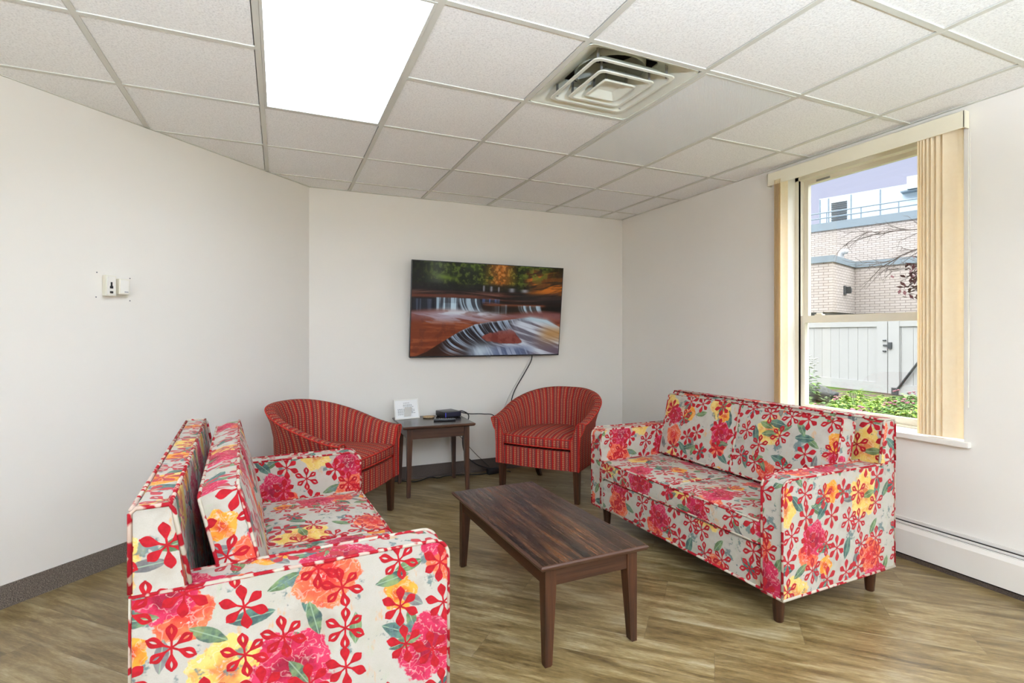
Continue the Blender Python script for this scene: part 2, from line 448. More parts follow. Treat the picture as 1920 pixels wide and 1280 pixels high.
# ceiling: lay-in tiles with a painted grid
def gx(k): return GX0+T*k
def gy(j): return GY0+T*j
FIX = {(0, -1), (0, -2), (2, -2), (3, -1), (3, -2)}           # cells taken by fixtures: (k, j) = x gx(k)..gx(k+1), y gy(j)..gy(j+1)
EXTRA = [(0, -7), (3, -7)]                  # unseen 2x4 lights added behind the camera to brighten the room, lower-left cell
for k, j in EXTRA: FIX |= {(k, j), (k, j+1)}
bm = B()
def inside(x, y): return y-x < KD+.02 and x < XR+.02 and y < YB+.02
for k in range(-6, 6):
    for j in range(-12, 4):
        if (k, j) in FIX: continue
        x0, x1 = max(gx(k), XL-.1), min(gx(k+1), XR+.05); y0, y1 = max(gy(j), YF-.1), min(gy(j+1), YB+.05)
        if x1-x0 < .01 or y1-y0 < .01: continue
        if y0-x1 > KD: continue
        x1 -= .0155   # small dark gap beside the bar
        quad(bm, [(x0, y0, CEIL+.004), (x0, y1, CEIL+.004), (x1, y1, CEIL+.004), (x1, y0, CEIL+.004)])
for f in bm.faces:
    pass
CE = struct('ceiling', bm, M_TILE, recalc=False)
bm = B(); hw = .012
for k in range(-4, 6):
    x = gx(k); ytop = min(YB, KD+x+.0)
    box(bm, x-hw, x+hw, YF, ytop, CEIL, CEIL+.008)
PAIRS = {(0, -1), (3, -1)} | {(k, j+1) for k, j in EXTRA}          # upper cells of the 2x4 lights: no cross bar there
for j in range(-10, 3):
    y = gy(j); x0 = max(XL, y-KD)
    for k in range(-5, 6):
        if (k, j) in PAIRS: continue
        a_, b_ = max(x0, gx(k)+hw), min(XR, gx(k+1)-hw)
        if b_-a_ > .01: box(bm, a_, b_, y-hw, y+hw, CEIL-.0004, CEIL+.008)
box(bm, YB-KD, XR, YB-.02, YB, CEIL, CEIL+.01); box(bm, XR-.02, XR, YF, YB, CEIL, CEIL+.01)
d = .02*1.414
prism(bm, [(XL, YD), (YB-KD, YB), (YB-KD+.02, YB), (XL+.001, YD-d+.02)], 'z', CEIL, CEIL+.01)
obj('ceiling_grid', bm, M_TBAR, CE)
bm = B(); quad(bm, [(XL-.3, YF-.3, 2.75), (XR+.4, YF-.3, 2.75), (XR+.4, YB+.3, 2.75), (XL-.3, YB+.3, 2.75)])
obj('roof_deck', bm, M_WHITE, CE)

# ------------------------------------------------------------------ ceiling fixtures
def troffer(k, j, label, lit, group):
    x0, y0 = gx(k), gy(j)
    t = thing('ceiling_light', label, 'ceiling light', (x0+T/2, y0+T, CEIL), 0, group)
    a, b = T/2-hw-.001, T-hw-.001; e = .012
    bm = B()
    for s in (-1, 1):
        box(bm, s*a, s*(a-e), -b, b, -.002, .009)
        box(bm, -a+e, a-e, s*b, s*(b-e), -.002, .009)
    box(bm, -a, a, -b, b, .10, .11); 
    for s in (-1, 1):
        box(bm, s*a, s*(a-.004), -b, b, .009, .10); box(bm, -a, a, s*b, s*(b-.004), .009, .10)
    obj('housing_frame', bm, M_TBAR, t)
    bm = B(); box(bm, -a+e, a-e, -b+e, b-e, .001, .005)
    obj('lens_panel', bm, M_LAMP if lit else M_LENS, t)
    return t
troffer(0, -2, 'large lit rectangular ceiling light panel glowing white', True, 'ceiling lights')
troffer(3, -2, 'unlit grey ribbed ceiling light panel beside the square air vent', False, 'ceiling lights')
for n, (k, j) in enumerate(EXTRA):
    troffer(k, j, 'lit ceiling light panel over the part of the room behind the viewer', True, 'ceiling lights behind the viewer')
# square cone air diffuser
cx, cy = gx(2)+T/2, gy(-2)+T/2
t = thing('air_vent', 'square ceiling air vent with three nested cone louvers and black duct', 'air vent', (cx, cy, CEIL))
def ring(bm, pr):
    rows = []
    for h, z in pr:
        c = min(.03, h*.16)
        pts = []
        for sx_, sy_ in ((1, 1), (-1, 1), (-1, -1), (1, -1)):
            arc = []
            for q in range(4):
                a = q/3*PI/2
                arc.append((sx_*(h-c+c*math.sin(a)) if sx_*sy_ > 0 else sx_*(h-c+c*math.cos(a)), sy_*(h-c+c*math.cos(a)) if sx_*sy_ > 0 else sy_*(h-c+c*math.sin(a))))
            pts += arc
        pts.sort(key=lambda p: math.atan2(p[1], p[0]))
        rows.append([bm.verts.new((p[0], p[1], z)) for p in pts])
    for a, b in zip(rows, rows[1:]):
        n = len(a)
        for q in range(n): bm.faces.new([a[q], a[(q+1) % n], b[(q+1) % n], b[q]])
    return rows
H0 = T/2-hw-.001
bm = B(); rows = ring(bm, [(H0, -.001), (H0, .004), (H0-.014, .004), (H0-.10, .060), (.165, .075), (.165, .082), (H0-.012, .012)])
obj('back_pan', bm, M_VENT, t, True, 30)
bm = B(); lathe(bm, [(.160, .073), (.168, .066), (.168, .22), (.160, .22)], 32)
for f in [f for f in bm.faces if len(f.verts) > 8]: bm.faces.remove(f)
obj('duct_collar', bm, M_VENT, t, True, 40)
bm = B(); lathe(bm, [(.1, .2), (.166, .2), (.166, .21), (.1, .21)], 32); obj('duct_interior', bm, M_BLACK, t)
for h, zz in ((.215, -.004), (.148, -.012)):
    bm = B(); ring(bm, [(h, zz+.004), (h+.003, zz), (h, zz-.003), (h-.014, zz-.003), (h-.07, zz+.048), (h-.062, zz+.052), (h-.010, zz+.006), (h, zz+.004)])
    obj('cone_louver', bm, M_VENT, t, True, 30)
bm = B(); r = ring(bm, [(.088, -.014), (.090, -.018), (.086, -.021), (.080, -.021), (.045, .004)]); bm.faces.new(r[-1]); 
r = ring(bm, [(.088, -.014), (.05, .010)]); bm.faces.new(r[-1])
obj('center_cone', bm, M_VENT, t, True, 30)
for sx_, sy_ in ((1, 1), (-1, 1), (-1, -1), (1, -1)):
    for q0 in (.05, .125, .18):
        bm = B(); box(bm, sx_*q0, sx_*(q0+.012), sy_*q0, sy_*(q0+.003), -.002, .062); obj('support_clip', bm, M_STEEL, t)

# two unseen uplights behind the camera, added to brighten the ceiling
for n_, (lx, ly) in enumerate(((.9, -2.1), (-.9, -1.9))):
    t = thing('floor_lamp', ('right hand uplighter floor lamp behind the viewer', 'left hand uplighter floor lamp behind the viewer')[n_], 'lamp', (lx, ly, 0), 0)
    bm = B(); lathe(bm, [(.14, 0), (.14, .015), (.03, .03), (.014, .05)], 24); obj('base', bm, M_STEEL, t, True, 40)
    bm = B(); lathe(bm, [(.012, .04), (.012, 1.15)], 12); obj('pole', bm, M_STEEL, t)
    bm = B(); lathe(bm, [(.02, 1.14), (.10, 1.17), (.17, 1.25), (.165, 1.25), (.095, 1.18), (.01, 1.155)], 28); obj('lamp_shade', bm, M_STEEL, t, True, 40)
    ld = bpy.data.lights.new('bulb', 'SPOT'); ld.energy = 930; ld.spot_size = math.radians(165); ld.spot_blend = .3; ld.shadow_soft_size = .08; ld.color = (.73, .845, 1)
    lo_ = bpy.data.objects.new('bulb', ld); COL.objects.link(lo_); lo_.parent = t; lo_.location = (0, 0, 1.27); lo_.rotation_euler = (PI, 0, 0)
# ------------------------------------------------------------------ windows and blinds
def window(name, y0, y1, full=True):
    z0, z1 = WZ0, WZ1
    U = 3.42; f = .030
    bm = B()
    for a, b in ((y0, y0+f), (y1-f, y1)): box(bm, U, U+.11, a, b, z0-.03, z1)
    box(bm, U, U+.11, y0, y1, z1-f, z1); box(bm, U, U+.11, y0, y1, z0-.03, z0+.012)
    w = struct(name, bm, M_ALMOND)
    zm0, zm1 = 1.335, 1.385
    def sash(nm, u, za, zb, bot, top):
        bm = B(); s = .034; a, b = y0+f+.001, y1-f-.001
        box(bm, u, u+.03, a, a+s, za, zb); box(bm, u, u+.03, b-s, b, za, zb)
        box(bm, u, u+.03, a+s, b-s, za, za+bot); box(bm, u, u+.03, a+s, b-s, zb-top, zb)
        o = obj(nm, bm, M_ALMOND, w)
        bm = B(); box(bm, u+.012, u+.017, a+s, b-s, za+bot, zb-top); obj('glass_pane', bm, M_GLASS, o)
        return o
    up = sash('upper_sash', U+.055, zm0+.004, z1-f, .045, .030)
    lo = sash('lower_sash', U+.020, z0+.012, zm1, .042, .050)
    bm = B()
    for k in range(2): box(bm, U+.004, U+.02, y1-f-.002-k*.0, y1-f+.002, z0, z1-f)
    obj('sash_track', bm, M_DARK, w)
    if full:
        for yy in (y0+.24, y1-.17):
            bm = B(); box(bm, U+.018, U+.048, yy-.03, yy+.03, zm1, zm1+.008, bev=.003); tube(bm, [(U+.03, yy-.02, zm1+.013), (U+.03, yy+.02, zm1+.013)], .006)
            obj('sash_lock', bm, M_ALMOND, lo)
        for yy in (y0+.20, y1-.18):
            bm = B(); box(bm, U+.051, U+.055, yy-.05, yy+.05, z1-f-.022, z1-f-.010); obj('vent_slot', bm, M_STEEL, up)
    bm = B(); box(bm, XR-.030, U, y0-.028, y1+.03, z0-.030, z0, bev=.004)
    obj('window_sill', bm, M_WHITE, w)
    bm = B(); box(bm, XR, U, y1-.003, y1+.0005, z0, z1); box(bm, XR, U, y0-.0005, y0+.003, z0, z1); box(bm, XR, U, y0, y1, z1-.003, z1+.0005)
    obj('window_reveal', bm, M_WHITE, w)
    return w
window('window_1', WY0, WY1)
window('window_2', UY0, UY1, False)
window('window_5', VY0, VY1, False)  # unseen window, added for more daylight from the right
for n_, (x0, x1) in enumerate(FW):  # added windows out of view, letting extra light into the room
    bm = B(); f_ = .05
    box(bm, x0, x0+f_, YF-.12, YF-.06, .70, 2.385); box(bm, x1-f_, x1, YF-.12, YF-.06, .70, 2.385); box(bm, (x0+x1)/2-.025, (x0+x1)/2+.025, YF-.12, YF-.06, .70, 2.385)
    box(bm, x0+f_, x1-f_, YF-.12, YF-.06, .70, .75); box(bm, x0+f_, x1-f_, YF-.12, YF-.06, 2.335, 2.385)
    w = struct('window_%d' % (n_+3), bm, M_ALMOND)
    bm = B(); box(bm, x0+f_, x1-f_, YF-.095, YF-.09, .75, 2.335); obj('glass_pane', bm, M_GLASS, w)
t = thing('vertical_blind', 'cream vertical slat blind drawn open to both sides of the window', 'blind', (XR, 2.1, 2.36))
bm = B(); box(bm, -.048, -.042, -.578, .612, -.048, .040, bev=.002); box(bm, -.048, -.006, -.578, -.572, -.048, .040); box(bm, -.048, -.006, .606, .612, -.048, .040)
obj('valance', bm, M_VALANCE, t)
bm = B(); box(bm, -.030, .022, -.55, .555, -.020, .016); obj('head_rail', bm, M_ALMOND, t)
def slat(y, ang, z0=-1.652):
    bm = B(); n = 8; w = .089
    P = [(w*(q/n-.5), .010*(1-(2*q/n-1)**2)) for q in range(n+1)]
    poly = P+[(p[0], p[1]+.0012) for p in P[::-1]]
    M = Matrix.Translation((-.013, y, 0)) @ Matrix.Rotation(ang, 4, 'Z')
    prism(bm, poly, 'z', z0, -.020, M)
    return obj('slat', bm, M_SLAT, t, True, 40)
for q in range(5): slat(.546-q*.0115, .04+.02*q)
for y, a in ((-.390, -.78), (-.404, -.83), (-.418, -.88), (-.436, -.94), (-.457, -1.02), (-.482, -1.1), (-.512, -1.2)): slat(y, a)
bm = B(); tube(bm, [(-.038, -.590, -.06), (-.036, -.588, -.8), (-.036, -.588, -1.48)], .0022, 6); tube(bm, [(-.026, -.592, -.06), (-.026, -.590, -.9), (-.036, -.588, -1.48)], .0018, 6)
obj('bead_chain', bm, M_CREAM, t)

# ------------------------------------------------------------------ baseboard heater
t = thing('baseboard_heater', 'long white baseboard heater along the wall below the window', 'heater', (XR, .5, 0))
y0, y1 = YF-.45, 3.9
bm = B(); prism(bm, [(-.001, .02), (-.001, .215), (-.052, .206), (-.052, .200), (-.010, .198), (-.010, .02)], 'x', 0, 1)
bm.free()
bm = B(); box(bm, -.006, -.001, y0, y1, .02, .217); obj('back_panel', bm, M_HEATER, t)
bm = B(); prism(bm, [(-.064, .034), (-.070, .034), (-.070, .165), (-.060, .192), (-.054, .192), (-.064, .163)], 'y', y0, y1); obj('front_cover', bm, M_HEATER, t)
bm = B(); box(bm, -.040, -.031, y0, y1, .172, .200); obj('damper', bm, M_HEATER, t)
bm = B(); box(bm, -.061, -.0405, y0+.01, y1-.01, .025, .190); box(bm, -.0305, -.006, y0+.01, y1-.01, .025, .1995); obj('heating_fins', bm, M_DARK, t)  # dark element blocks raised in the slots to paint the shade inside them
bm = B(); box(bm, -.055, -.001, y0, y1, .0, .025); obj('kick_base', bm, M_BASEBACK, t)

# ------------------------------------------------------------------ wall thermostat
a = PI/4
t = thing('thermostat', 'small cream wall thermostat and sensor side by side on left wall', 'thermostat', (-.815+.0, 3.485, 1.512), a)
def th(u, v): return u, v
bm = B(); box(bm, -.064, -.012, -.030, -.001, -.054, .056, bev=.002); obj('sensor_box', bm, M_CREAM, t)
bm = B(); box(bm, -.058, -.018, -.0325, -.030, -.048, .050, bev=.001); obj('sensor_face', bm, M_WHITE, t)
bm = B(); box(bm, -.042, -.034, -.035, -.0325, -.004, .020); box(bm, -.046, -.030, -.035, -.0325, -.014, .000, bev=.002); box(bm, -.046, -.030, -.035, -.0325, -.040, -.028, bev=.002); obj('sensor_slider', bm, M_BLACK, t)
bm = B(); box(bm, -.012, .062, -.006, -.001, -.054, .046); obj('wall_plate', bm, M_CREAM, t)
bm = B(); box(bm, .000, .056, -.034, -.006, -.042, .042, bev=.003); obj('thermostat_body', bm, M_CREAM, t)
bm = B(); box(bm, .006, .050, -.037, -.034, -.036, .036, bev=.001); ob = obj('thermostat_cover', bm, M_WHITE, t)
bm = B(); box(bm, .026, .046, -.0376, -.037, -.030, -.026); obj('maker_mark', bm, M_INK, t)
for x, z in ((-.090, .068), (.078, .052), (-.094, -.062), (.078, -.072), (.072, -.006)):
    bm = B(); M = Matrix.Translation((x, -.0008, z)) @ Matrix.Rotation(PI/2, 4, 'X')
    bmesh.ops.create_cone(bm, cap_ends=True, segments=10, radius1=.0035, radius2=.003, depth=.0012, matrix=M)
    obj('screw_hole', bm, M_INK, t)

# ------------------------------------------------------------------ sofas
def leg_round(bm, x, y, h, r1, r0):
    lathe(bm, [(r0*.85, 0), (r0, .004), (r1, h)], 20, (x, y, 0))
def sofa(label, loc, rotz, off):
    SW, SD = 1.42, .79; hx, hy = SW/2, SD/2
    t = thing('floral_sofa', label, 'sofa', (loc[0], loc[1], 0), rotz, 'floral sofas')
    Z0, ZA, ZB = .135, .635, .845; AW = .105
    def pipe(pts, par, closed=False, r=.0055):
        bm = B(); tube(bm, pts, r, 6, closed); return obj('piping', bm, M_PIPE, par, True)
    # back frame (rear upright, front face leaning), full width
    bm = B(); prism(bm, [(hy, Z0+.02), (hy, ZB-.012), (hy-.012, ZB), (hy-.075, ZB), (hy-.085, ZB-.012), (hy-.155, Z0+.15), (hy-.155, Z0+.02)], 'x', -hx+.001, hx-.001)
    boxuv(bm, (off[0]+.2, off[1])); bk = obj('back_frame', bm, M_FLORAL, t)
    for s in (-1, 1):
        X = s*(hx+.000)
        pipe([(X, hy, ZA+.01), (X, hy, ZB-.012), (X, hy-.012, ZB), (X, hy-.078, ZB), (X, hy-.087, ZB-.014), (X, hy-.122, ZA+.01)], bk)
    pipe([(-hx, hy-.080, ZB+.001), (hx, hy-.080, ZB+.001)], bk); pipe([(-hx, hy-.002, ZB-.003), (hx, hy-.002, ZB-.003)], bk)
    # arms
    for s in (-1, 1):
        bm = B(); r = .05
        prof = [(hy, Z0), (hy, ZA)]+[(-hy+r-r*math.sin(q/6*PI/2), ZA-r+r*math.cos(q/6*PI/2)) for q in range(7)]+[(-hy, Z0)]
        x0, x1 = sorted((s*hx, s*(hx-AW)))
        prism(bm, prof, 'x', x0, x1)
        es = [ed for ed in bm.edges if abs(ed.verts[0].co.x-ed.verts[1].co.x) < 1e-6]
        bmesh.ops.bevel(bm, geom=es, offset=.006, segments=2, profile=.5, affect='EDGES')
        boxuv(bm, (off[0]+(.31 if s > 0 else .0), off[1]+.07*s)); ar = obj('arm', bm, M_FLORAL, t)
        for X in (s*(hx-.002), s*(hx-AW+.002)):
            pts = [(X, p[0]+(-.001 if p[0] < 0 else 0), p[1]+.001) for p in prof]
            pipe(pts, ar)
        pipe([(s*hx, hy, Z0), (s*hx, -hy, Z0), (s*(hx-AW), -hy, Z0)], ar, r=.0065)
    # front rail and deck
    bm = B(); box(bm, -hx+AW, hx-AW, -hy+.012, -hy+.06, Z0, .322, bev=.008)
    boxuv(bm, (off[0]+.55, off[1]+.3)); fr_ = obj('front_rail', bm, M_FLORAL, t)
    pipe([(-hx+AW, -hy+.010, Z0+.002), (hx-AW, -hy+.010, Z0+.002)], fr_, r=.0065)
    bm = B(); box(bm, -hx+AW+.001, hx-AW-.001, -hy+.06, hy-.16, .16, .305); boxuv(bm, off); obj('seat_deck', bm, M_DARK, t)
    # cushions
    cw = (SW-2*AW)/2-.004
    def cushion(nm, sx_, sy_, sz_, M, crown, o2, par=t):
        bm = B(); nx, ny = 10, 8; hx_, hy_, hz = sx_/2, sy_/2, sz_/2
        top = {}; bot = {}
        for i in range(nx+1):
            for j in range(ny+1):
                x = -hx_+sx_*i/nx; y = -hy_+sy_*j/ny
                cr = crown*(1-abs(x/hx_)**3)*(1-abs(y/hy_)**3)
                k = .008
                px = x*(1-k*(abs(y/hy_)**8)); py = y*(1-k*(abs(x/hx_)**8))
                top[i, j] = bm.verts.new((px, py, hz+cr)); bot[i, j] = bm.verts.new((px, py, -hz-cr*.4))
        for i in range(nx):
            for j in range(ny):
                bm.faces.new([top[i, j], top[i+1, j], top[i+1, j+1], top[i, j+1]]); bm.faces.new([bot[i, j], bot[i, j+1], bot[i+1, j+1], bot[i+1, j]])
        loop = [(i, 0) for i in range(nx)]+[(nx, j) for j in range(ny)]+[(nx-i, ny) for i in range(nx)]+[(0, ny-j) for j in range(ny)]
        n = len(loop); mid = []
        for (i, j) in loop:
            v = top[i, j].co; ex = abs(v.x)/hx_; ey = abs(v.y)/hy_
            mid.append(bm.verts.new((v.x*(1+.008/hx_*(ex > .97)), v.y*(1+.008/hy_*(ey > .97)), 0)))
        for q in range(n):
            a, b = loop[q], loop[(q+1) % n]; ma, mb = mid[q], mid[(q+1) % n]
            bm.faces.new([top[a], ma, mb, top[b]]); bm.faces.new([ma, bot[a], bot[b], mb])
        boxuv(bm, (off[0]+o2[0], off[1]+o2[1]))
        bmesh.ops.transform(bm, matrix=M, verts=bm.verts)
        o = obj(nm, bm, M_FLORAL, par, True, 42)
        def rim(zs):
            P = []
            for sx1, sy1 in ((1, 1), (-1, 1), (-1, -1), (1, -1)):
                c = .014
                for q in range(4):
                    a = math.atan2(sy1, sx1)-PI/4+q/3*PI/2
                    P.append(M @ Vector((sx1*(hx_-c)+c*math.cos(a), sy1*(hy_-c)+c*math.sin(a), zs*hz)))
            return P
        pipe(rim(1), o, True, .005); pipe(rim(-1), o, True, .005)
        return o
    for s in (-1, 1):
        cushion('seat_cushion', cw, .50, .098, Matrix.Translation((s*(cw/2+.002), -hy+.250+.002, .384)), .020, (.15+.41*s, .22))
    tilt = math.radians(13.5)
    for s in (-1, 1):
        M = Matrix.Translation((s*(cw/2+.002), hy-.225, .640)) @ Matrix.Rotation(PI/2-tilt, 4, 'X')
        cushion('back_cushion', cw, .400, .095, M, .016, (.62+.33*s, .45))
    for x in (-hx+.075, hx-.075):
        for y in (-hy+.07, hy-.07):
            bm = B(); leg_round(bm, x, y, Z0, .030, .020); obj('leg', bm, M_WOODZ, t, True, 40)
    return t
sofa('floral sofa in the left foreground, seen from its arm end, back to left wall', (.032, 2.222), math.radians(93.4), (0, 0))
sofa('floral sofa standing on the right in front of the window', (2.308, 2.276), math.radians(-88.6), (.21, .13))

# ------------------------------------------------------------------ tub chairs
def tub_chair(label, loc, rotz):
    t = thing('tub_chair', label, 'armchair', (loc[0], loc[1], 0), rotz, 'red tub chairs')
    Wd, F, Bk = .345, -.34, .33        # half width of the outer shell, front y, back y
    ys = -.04
    pts = []
    n1, n2 = 8, 28
    for i in range(n1): pts.append((Wd, F+(ys-F)*i/n1))
    for i in range(n2+1):
        a = PI*i/n2; pts.append((Wd*math.cos(a), ys+(Bk-ys)*math.sin(a)))
    for i in range(1, n1+1): pts.append((-Wd, ys+(F-ys)*i/n1))
    pts = [Vector((p[0], p[1], 0)) for p in pts]; n = len(pts)
    cum = [0]
    for a, b in zip(pts, pts[1:]): cum.append(cum[-1]+(b-a).length)
    tot = cum[-1]
    bm = B(); UVL = bm.loops.layers.uv.verify(); rings = []; prm = {}
    ridge = []; seam = []
    for i, p in enumerate(pts):
        tg = (pts[min(i+1, n-1)]-pts[max(i-1, 0)]).normalized(); nn = Vector((tg.y, -tg.x, 0))
        if nn.dot(p-Vector((0, ys*.5, 0))) < 0: nn = -nn
        s = cum[i]/tot; q = 1-abs(2*s-1)
        qq = min(1, q/.92)
        h = .600+.190*(.5-.5*math.cos(PI*qq))**.85
        fl = .042+.012*q
        sec = [(-.004, .245), (0, .255), (0, .40), (.006, .5*(h+.40)), (fl*.55, h-.075), (fl, h-.022), (fl+.003, h-.006), (fl-.010, h+.004), (fl-.045, h+.003), (fl-.064, h-.014), (fl*.4-.068, h-.10), (-.066, .46), (-.064, .245)]
        ring_ = []; vv = 0; prev = None
        for o_, z in sec:
            vtx = bm.verts.new(p+nn*o_+Vector((0, 0, z)))
            if prev is not None: vv += (vtx.co-prev).length
            prev = vtx.co.copy(); prm[vtx] = (cum[i], vv); ring_.append(vtx)
        rings.append(ring_); ridge.append(ring_[6].co.copy()); 
    for a, b in zip(rings, rings[1:]):
        for k in range(len(a)-1): bm.faces.new([a[k], b[k], b[k+1], a[k+1]])
    caps = [bm.faces.new(rings[0][::-1]), bm.faces.new(rings[-1])]
    for f in bm.faces:
        for l in f.loops:
            if f in caps: l[UVL].uv = (l.vert.co.x, l.vert.co.z)
            else: l[UVL].uv = prm[l.vert]
    sh = obj('shell', bm, M_CHAIR, t, True, 50)
    bm = B(); tube(bm, [c.to_tuple() for c in ridge], .004, 6); obj('piping', bm, M_CHAIRPIPE, sh, True)
    for rg in (0, -1):
        bm = B()
        # arm-front welt follows the panel outline
        me = sh.data; cs = []
        base = 0 if rg == 0 else (n-1)*13
        for k in range(13): cs.append(me.vertices[base+k].co.copy()+Vector((0, -.002, 0)))
        tube(bm, cs, .0035, 6); obj('piping', bm, M_CHAIRPIPE, sh, True)
    # front rail (slightly bowed)
    bm = B(); iw = Wd-.062
    poly = [(-iw, F+.06), (-iw, F+.004), (-iw*.5, F-.010), (0, F-.014), (iw*.5, F-.010), (iw, F+.004), (iw, F+.06)]
    prism(bm, poly, 'z', .245, .385); boxuv(bm); obj('front_rail', bm, M_CHAIR, t)
    bm = B()
    poly = [(-iw+.0, F+.06), (iw, F+.06), (iw, ys)]+[(iw*math.cos(PI*q/12), ys+(Bk-ys-.066)*math.sin(PI*q/12)) for q in range(1, 12)]+[(-iw, ys)]
    prism(bm, poly, 'z', .25, .375); obj('seat_deck', bm, M_DARK, t)
    # seat cushion
    bm = B(); UVL = bm.loops.layers.uv.verify()
    out = [(-iw+.002, F-.004), (-iw*.5, F-.016), (0, F-.020), (iw*.5, F-.016), (iw-.002, F-.004), (iw-.002, ys)]+[((iw-.003)*math.cos(PI*q/14), ys+(Bk-ys-.072)*math.sin(PI*q/14)) for q in range(1, 14)]+[(-iw+.002, ys)]
    c0 = Vector((0, -.05)); rows = []
    for sc_, z in ((.0, .400), (.93, .400), (.985, .406), (1.0, .425), (1.0, .455), (.985, .472), (.93, .482), (.7, .497), (.4, .505), (.0, .507)):
        rows.append([bm.verts.new((c0.x+(x-c0.x)*sc_, c0.y+(y-c0.y)*sc_, z)) for x, y in out] if sc_ > 0 else [bm.verts.new((c0.x, c0.y, z))])
    m = len(out)
    for a, b in zip(rows, rows[1:]):
        for k in range(m):
            if len(a) == 1: bm.faces.new([a[0], b[(k+1) % m], b[k]])
            elif len(b) == 1: bm.faces.new([a[k], a[(k+1) % m], b[0]])
            else: bm.faces.new([a[k], a[(k+1) % m], b[(k+1) % m], b[k]])
    boxuv(bm); sc = obj('seat_cushion', bm, M_CHAIR, t, True, 60)
    for z in (.408, .472):
        bm = B(); tube(bm, [(c0.x+(x-c0.x)*.992, c0.y+(y-c0.y)*.992, z) for x, y in out], .004, 6, True); obj('piping', bm, M_CHAIRPIPE, sc, True)
    # legs
    for s in (-1, 1):
        bm = B(); x, y = s*(Wd-.035), F+.045; a1, a0 = .024, .017
        A = [bm.verts.new((x+i*a1, y+j*a1, .25)) for i, j in ((-1, -1), (1, -1), (1, 1), (-1, 1))]
        C = [bm.verts.new((x+s*.003+i*a0, y-.002+j*a0, 0)) for i, j in ((-1, -1), (1, -1), (1, 1), (-1, 1))]
        bm.faces.new(A); bm.faces.new(C[::-1])
        for k in range(4): bm.faces.new([A[k], C[k], C[(k+1) % 4], A[(k+1) % 4]])
        obj('leg', bm, M_WOODZ, t)
    for s in (-1, 1):
        bm = B(); rr = []
        for z, dy, w in ((.26, 0, .022), (.18, .004, .021), (.10, .022, .019), (.04, .050, .017), (0, .080, .015)):
            x, y = s*(Wd-.085), Bk-.095+dy
            rr.append([bm.verts.new((x+i*w, y+j*w*1.1, z)) for i, j in ((-1, -1), (1, -1), (1, 1), (-1, 1))])
        bm.faces.new(rr[0]); bm.faces.new(rr[-1][::-1])
        for A, C in zip(rr, rr[1:]):
            for k in range(4): bm.faces.new([A[k], C[k], C[(k+1) % 4], A[(k+1) % 4]])
        obj('leg', bm, M_WOODZ, t)
    return t
tub_chair('red woven tub armchair at left between the left sofa and side table', (.300, 3.730), math.radians(51))
tub_chair('red woven tub armchair under the right end of the wall television', (2.045, 3.785), math.radians(-51))

# ------------------------------------------------------------------ tables
M_EDGE = flat('dark_walnut_edge', srgb(70, 44, 31), .3, .4, vary=.15)
def table(name, label, cat, loc, rotz, w, d, h, lt, lb, ap, inset, over):
    t = thing(name, label, cat, (loc[0], loc[1], 0), rotz)
    X, Y = w/2, d/2
    # top with a reverse-ogee edge
    bm = B(); rows = []
    for o_, z in ((-.016, h-.024), (-.006, h-.020), (0, h-.010), (0, h-.006), (-.004, h-.001), (-.010, h)):
        x, y = X+o_, Y+o_
        rows.append([bm.verts.new(p) for p in ((-x, -y, z), (x, -y, z), (x, y, z), (-x, y, z))])
    bm.faces.new(rows[0][::-1]); bm.faces.new(rows[-1])
    for A, C in zip(rows, rows[1:]):
        for k in range(4): bm.faces.new([A[k], A[(k+1) % 4], C[(k+1) % 4], C[k]])
    bm.faces.ensure_lookup_table(); topf = [f for f in bm.faces if min(v.co.z for v in f.verts) > h-.0005]
    bmesh.ops.delete(bm, geom=topf, context='FACES')
    top_ = obj('table_top', bm, M_EDGE, t)
    bm = B(); box(bm, -X+.0102, X-.0102, -Y+.0102, Y-.0102, h-.006, h+.0002)
    obj('inlay_panel', bm, M_TOP if d > w else M_TOPX, top_)
    zt = h-.024; ix, iy = X-over, Y-over
    for s in (-1, 1):
        bm = B(); box(bm, -ix+lt-.004, ix-lt+.004, s*(iy-.006), s*(iy-.026), zt-ap, zt); obj('apron', bm, M_WOODX, t)
        bm = B(); box(bm, s*(ix-.006), s*(ix-.026), -iy+lt-.004, iy-lt+.004, zt-ap, zt); obj('apron', bm, M_WOODY, t)
    for sx_ in (-1, 1):
        for sy_ in (-1, 1):
            bm = B()
            def sq(a, z, dx=0): return [bm.verts.new((sx_*(ix-p*a)+0, sy_*(iy-q*a), z)) for p, q in ((0, 0), (1, 0), (1, 1), (0, 1))]
            R_ = [sq(lt, zt), sq(lt, zt-ap-.01), sq(lb, .006), sq(lb*.8, 0)]
            bm.faces.new(R_[0]); bm.faces.new(R_[-1][::-1])
            for A, C in zip(R_, R_[1:]):
                for k in range(4): bm.faces.new([A[k], A[(k+1) % 4], C[(k+1) % 4], C[k]])
            obj('leg', bm, M_WOODZ, t)
    return t
M_TOPX = mat_wood('dark_walnut_small_top', srgb(20, 15, 15), srgb(34, 25, 23), srgb(52, 36, 30), 0, .22)
table('coffee_table', 'low dark brown wooden coffee table in the middle of the floor', 'coffee table', (1.117, 2.243), math.radians(1.2), .495, 1.035, .397, .047, .030, .072, .0, .034)
table('side_table', 'small dark wooden side table between the two red armchairs', 'side table', (1.150, 4.205), math.radians(-2.5), .575, .52, .55, .042, .026, .080, .0, .040)

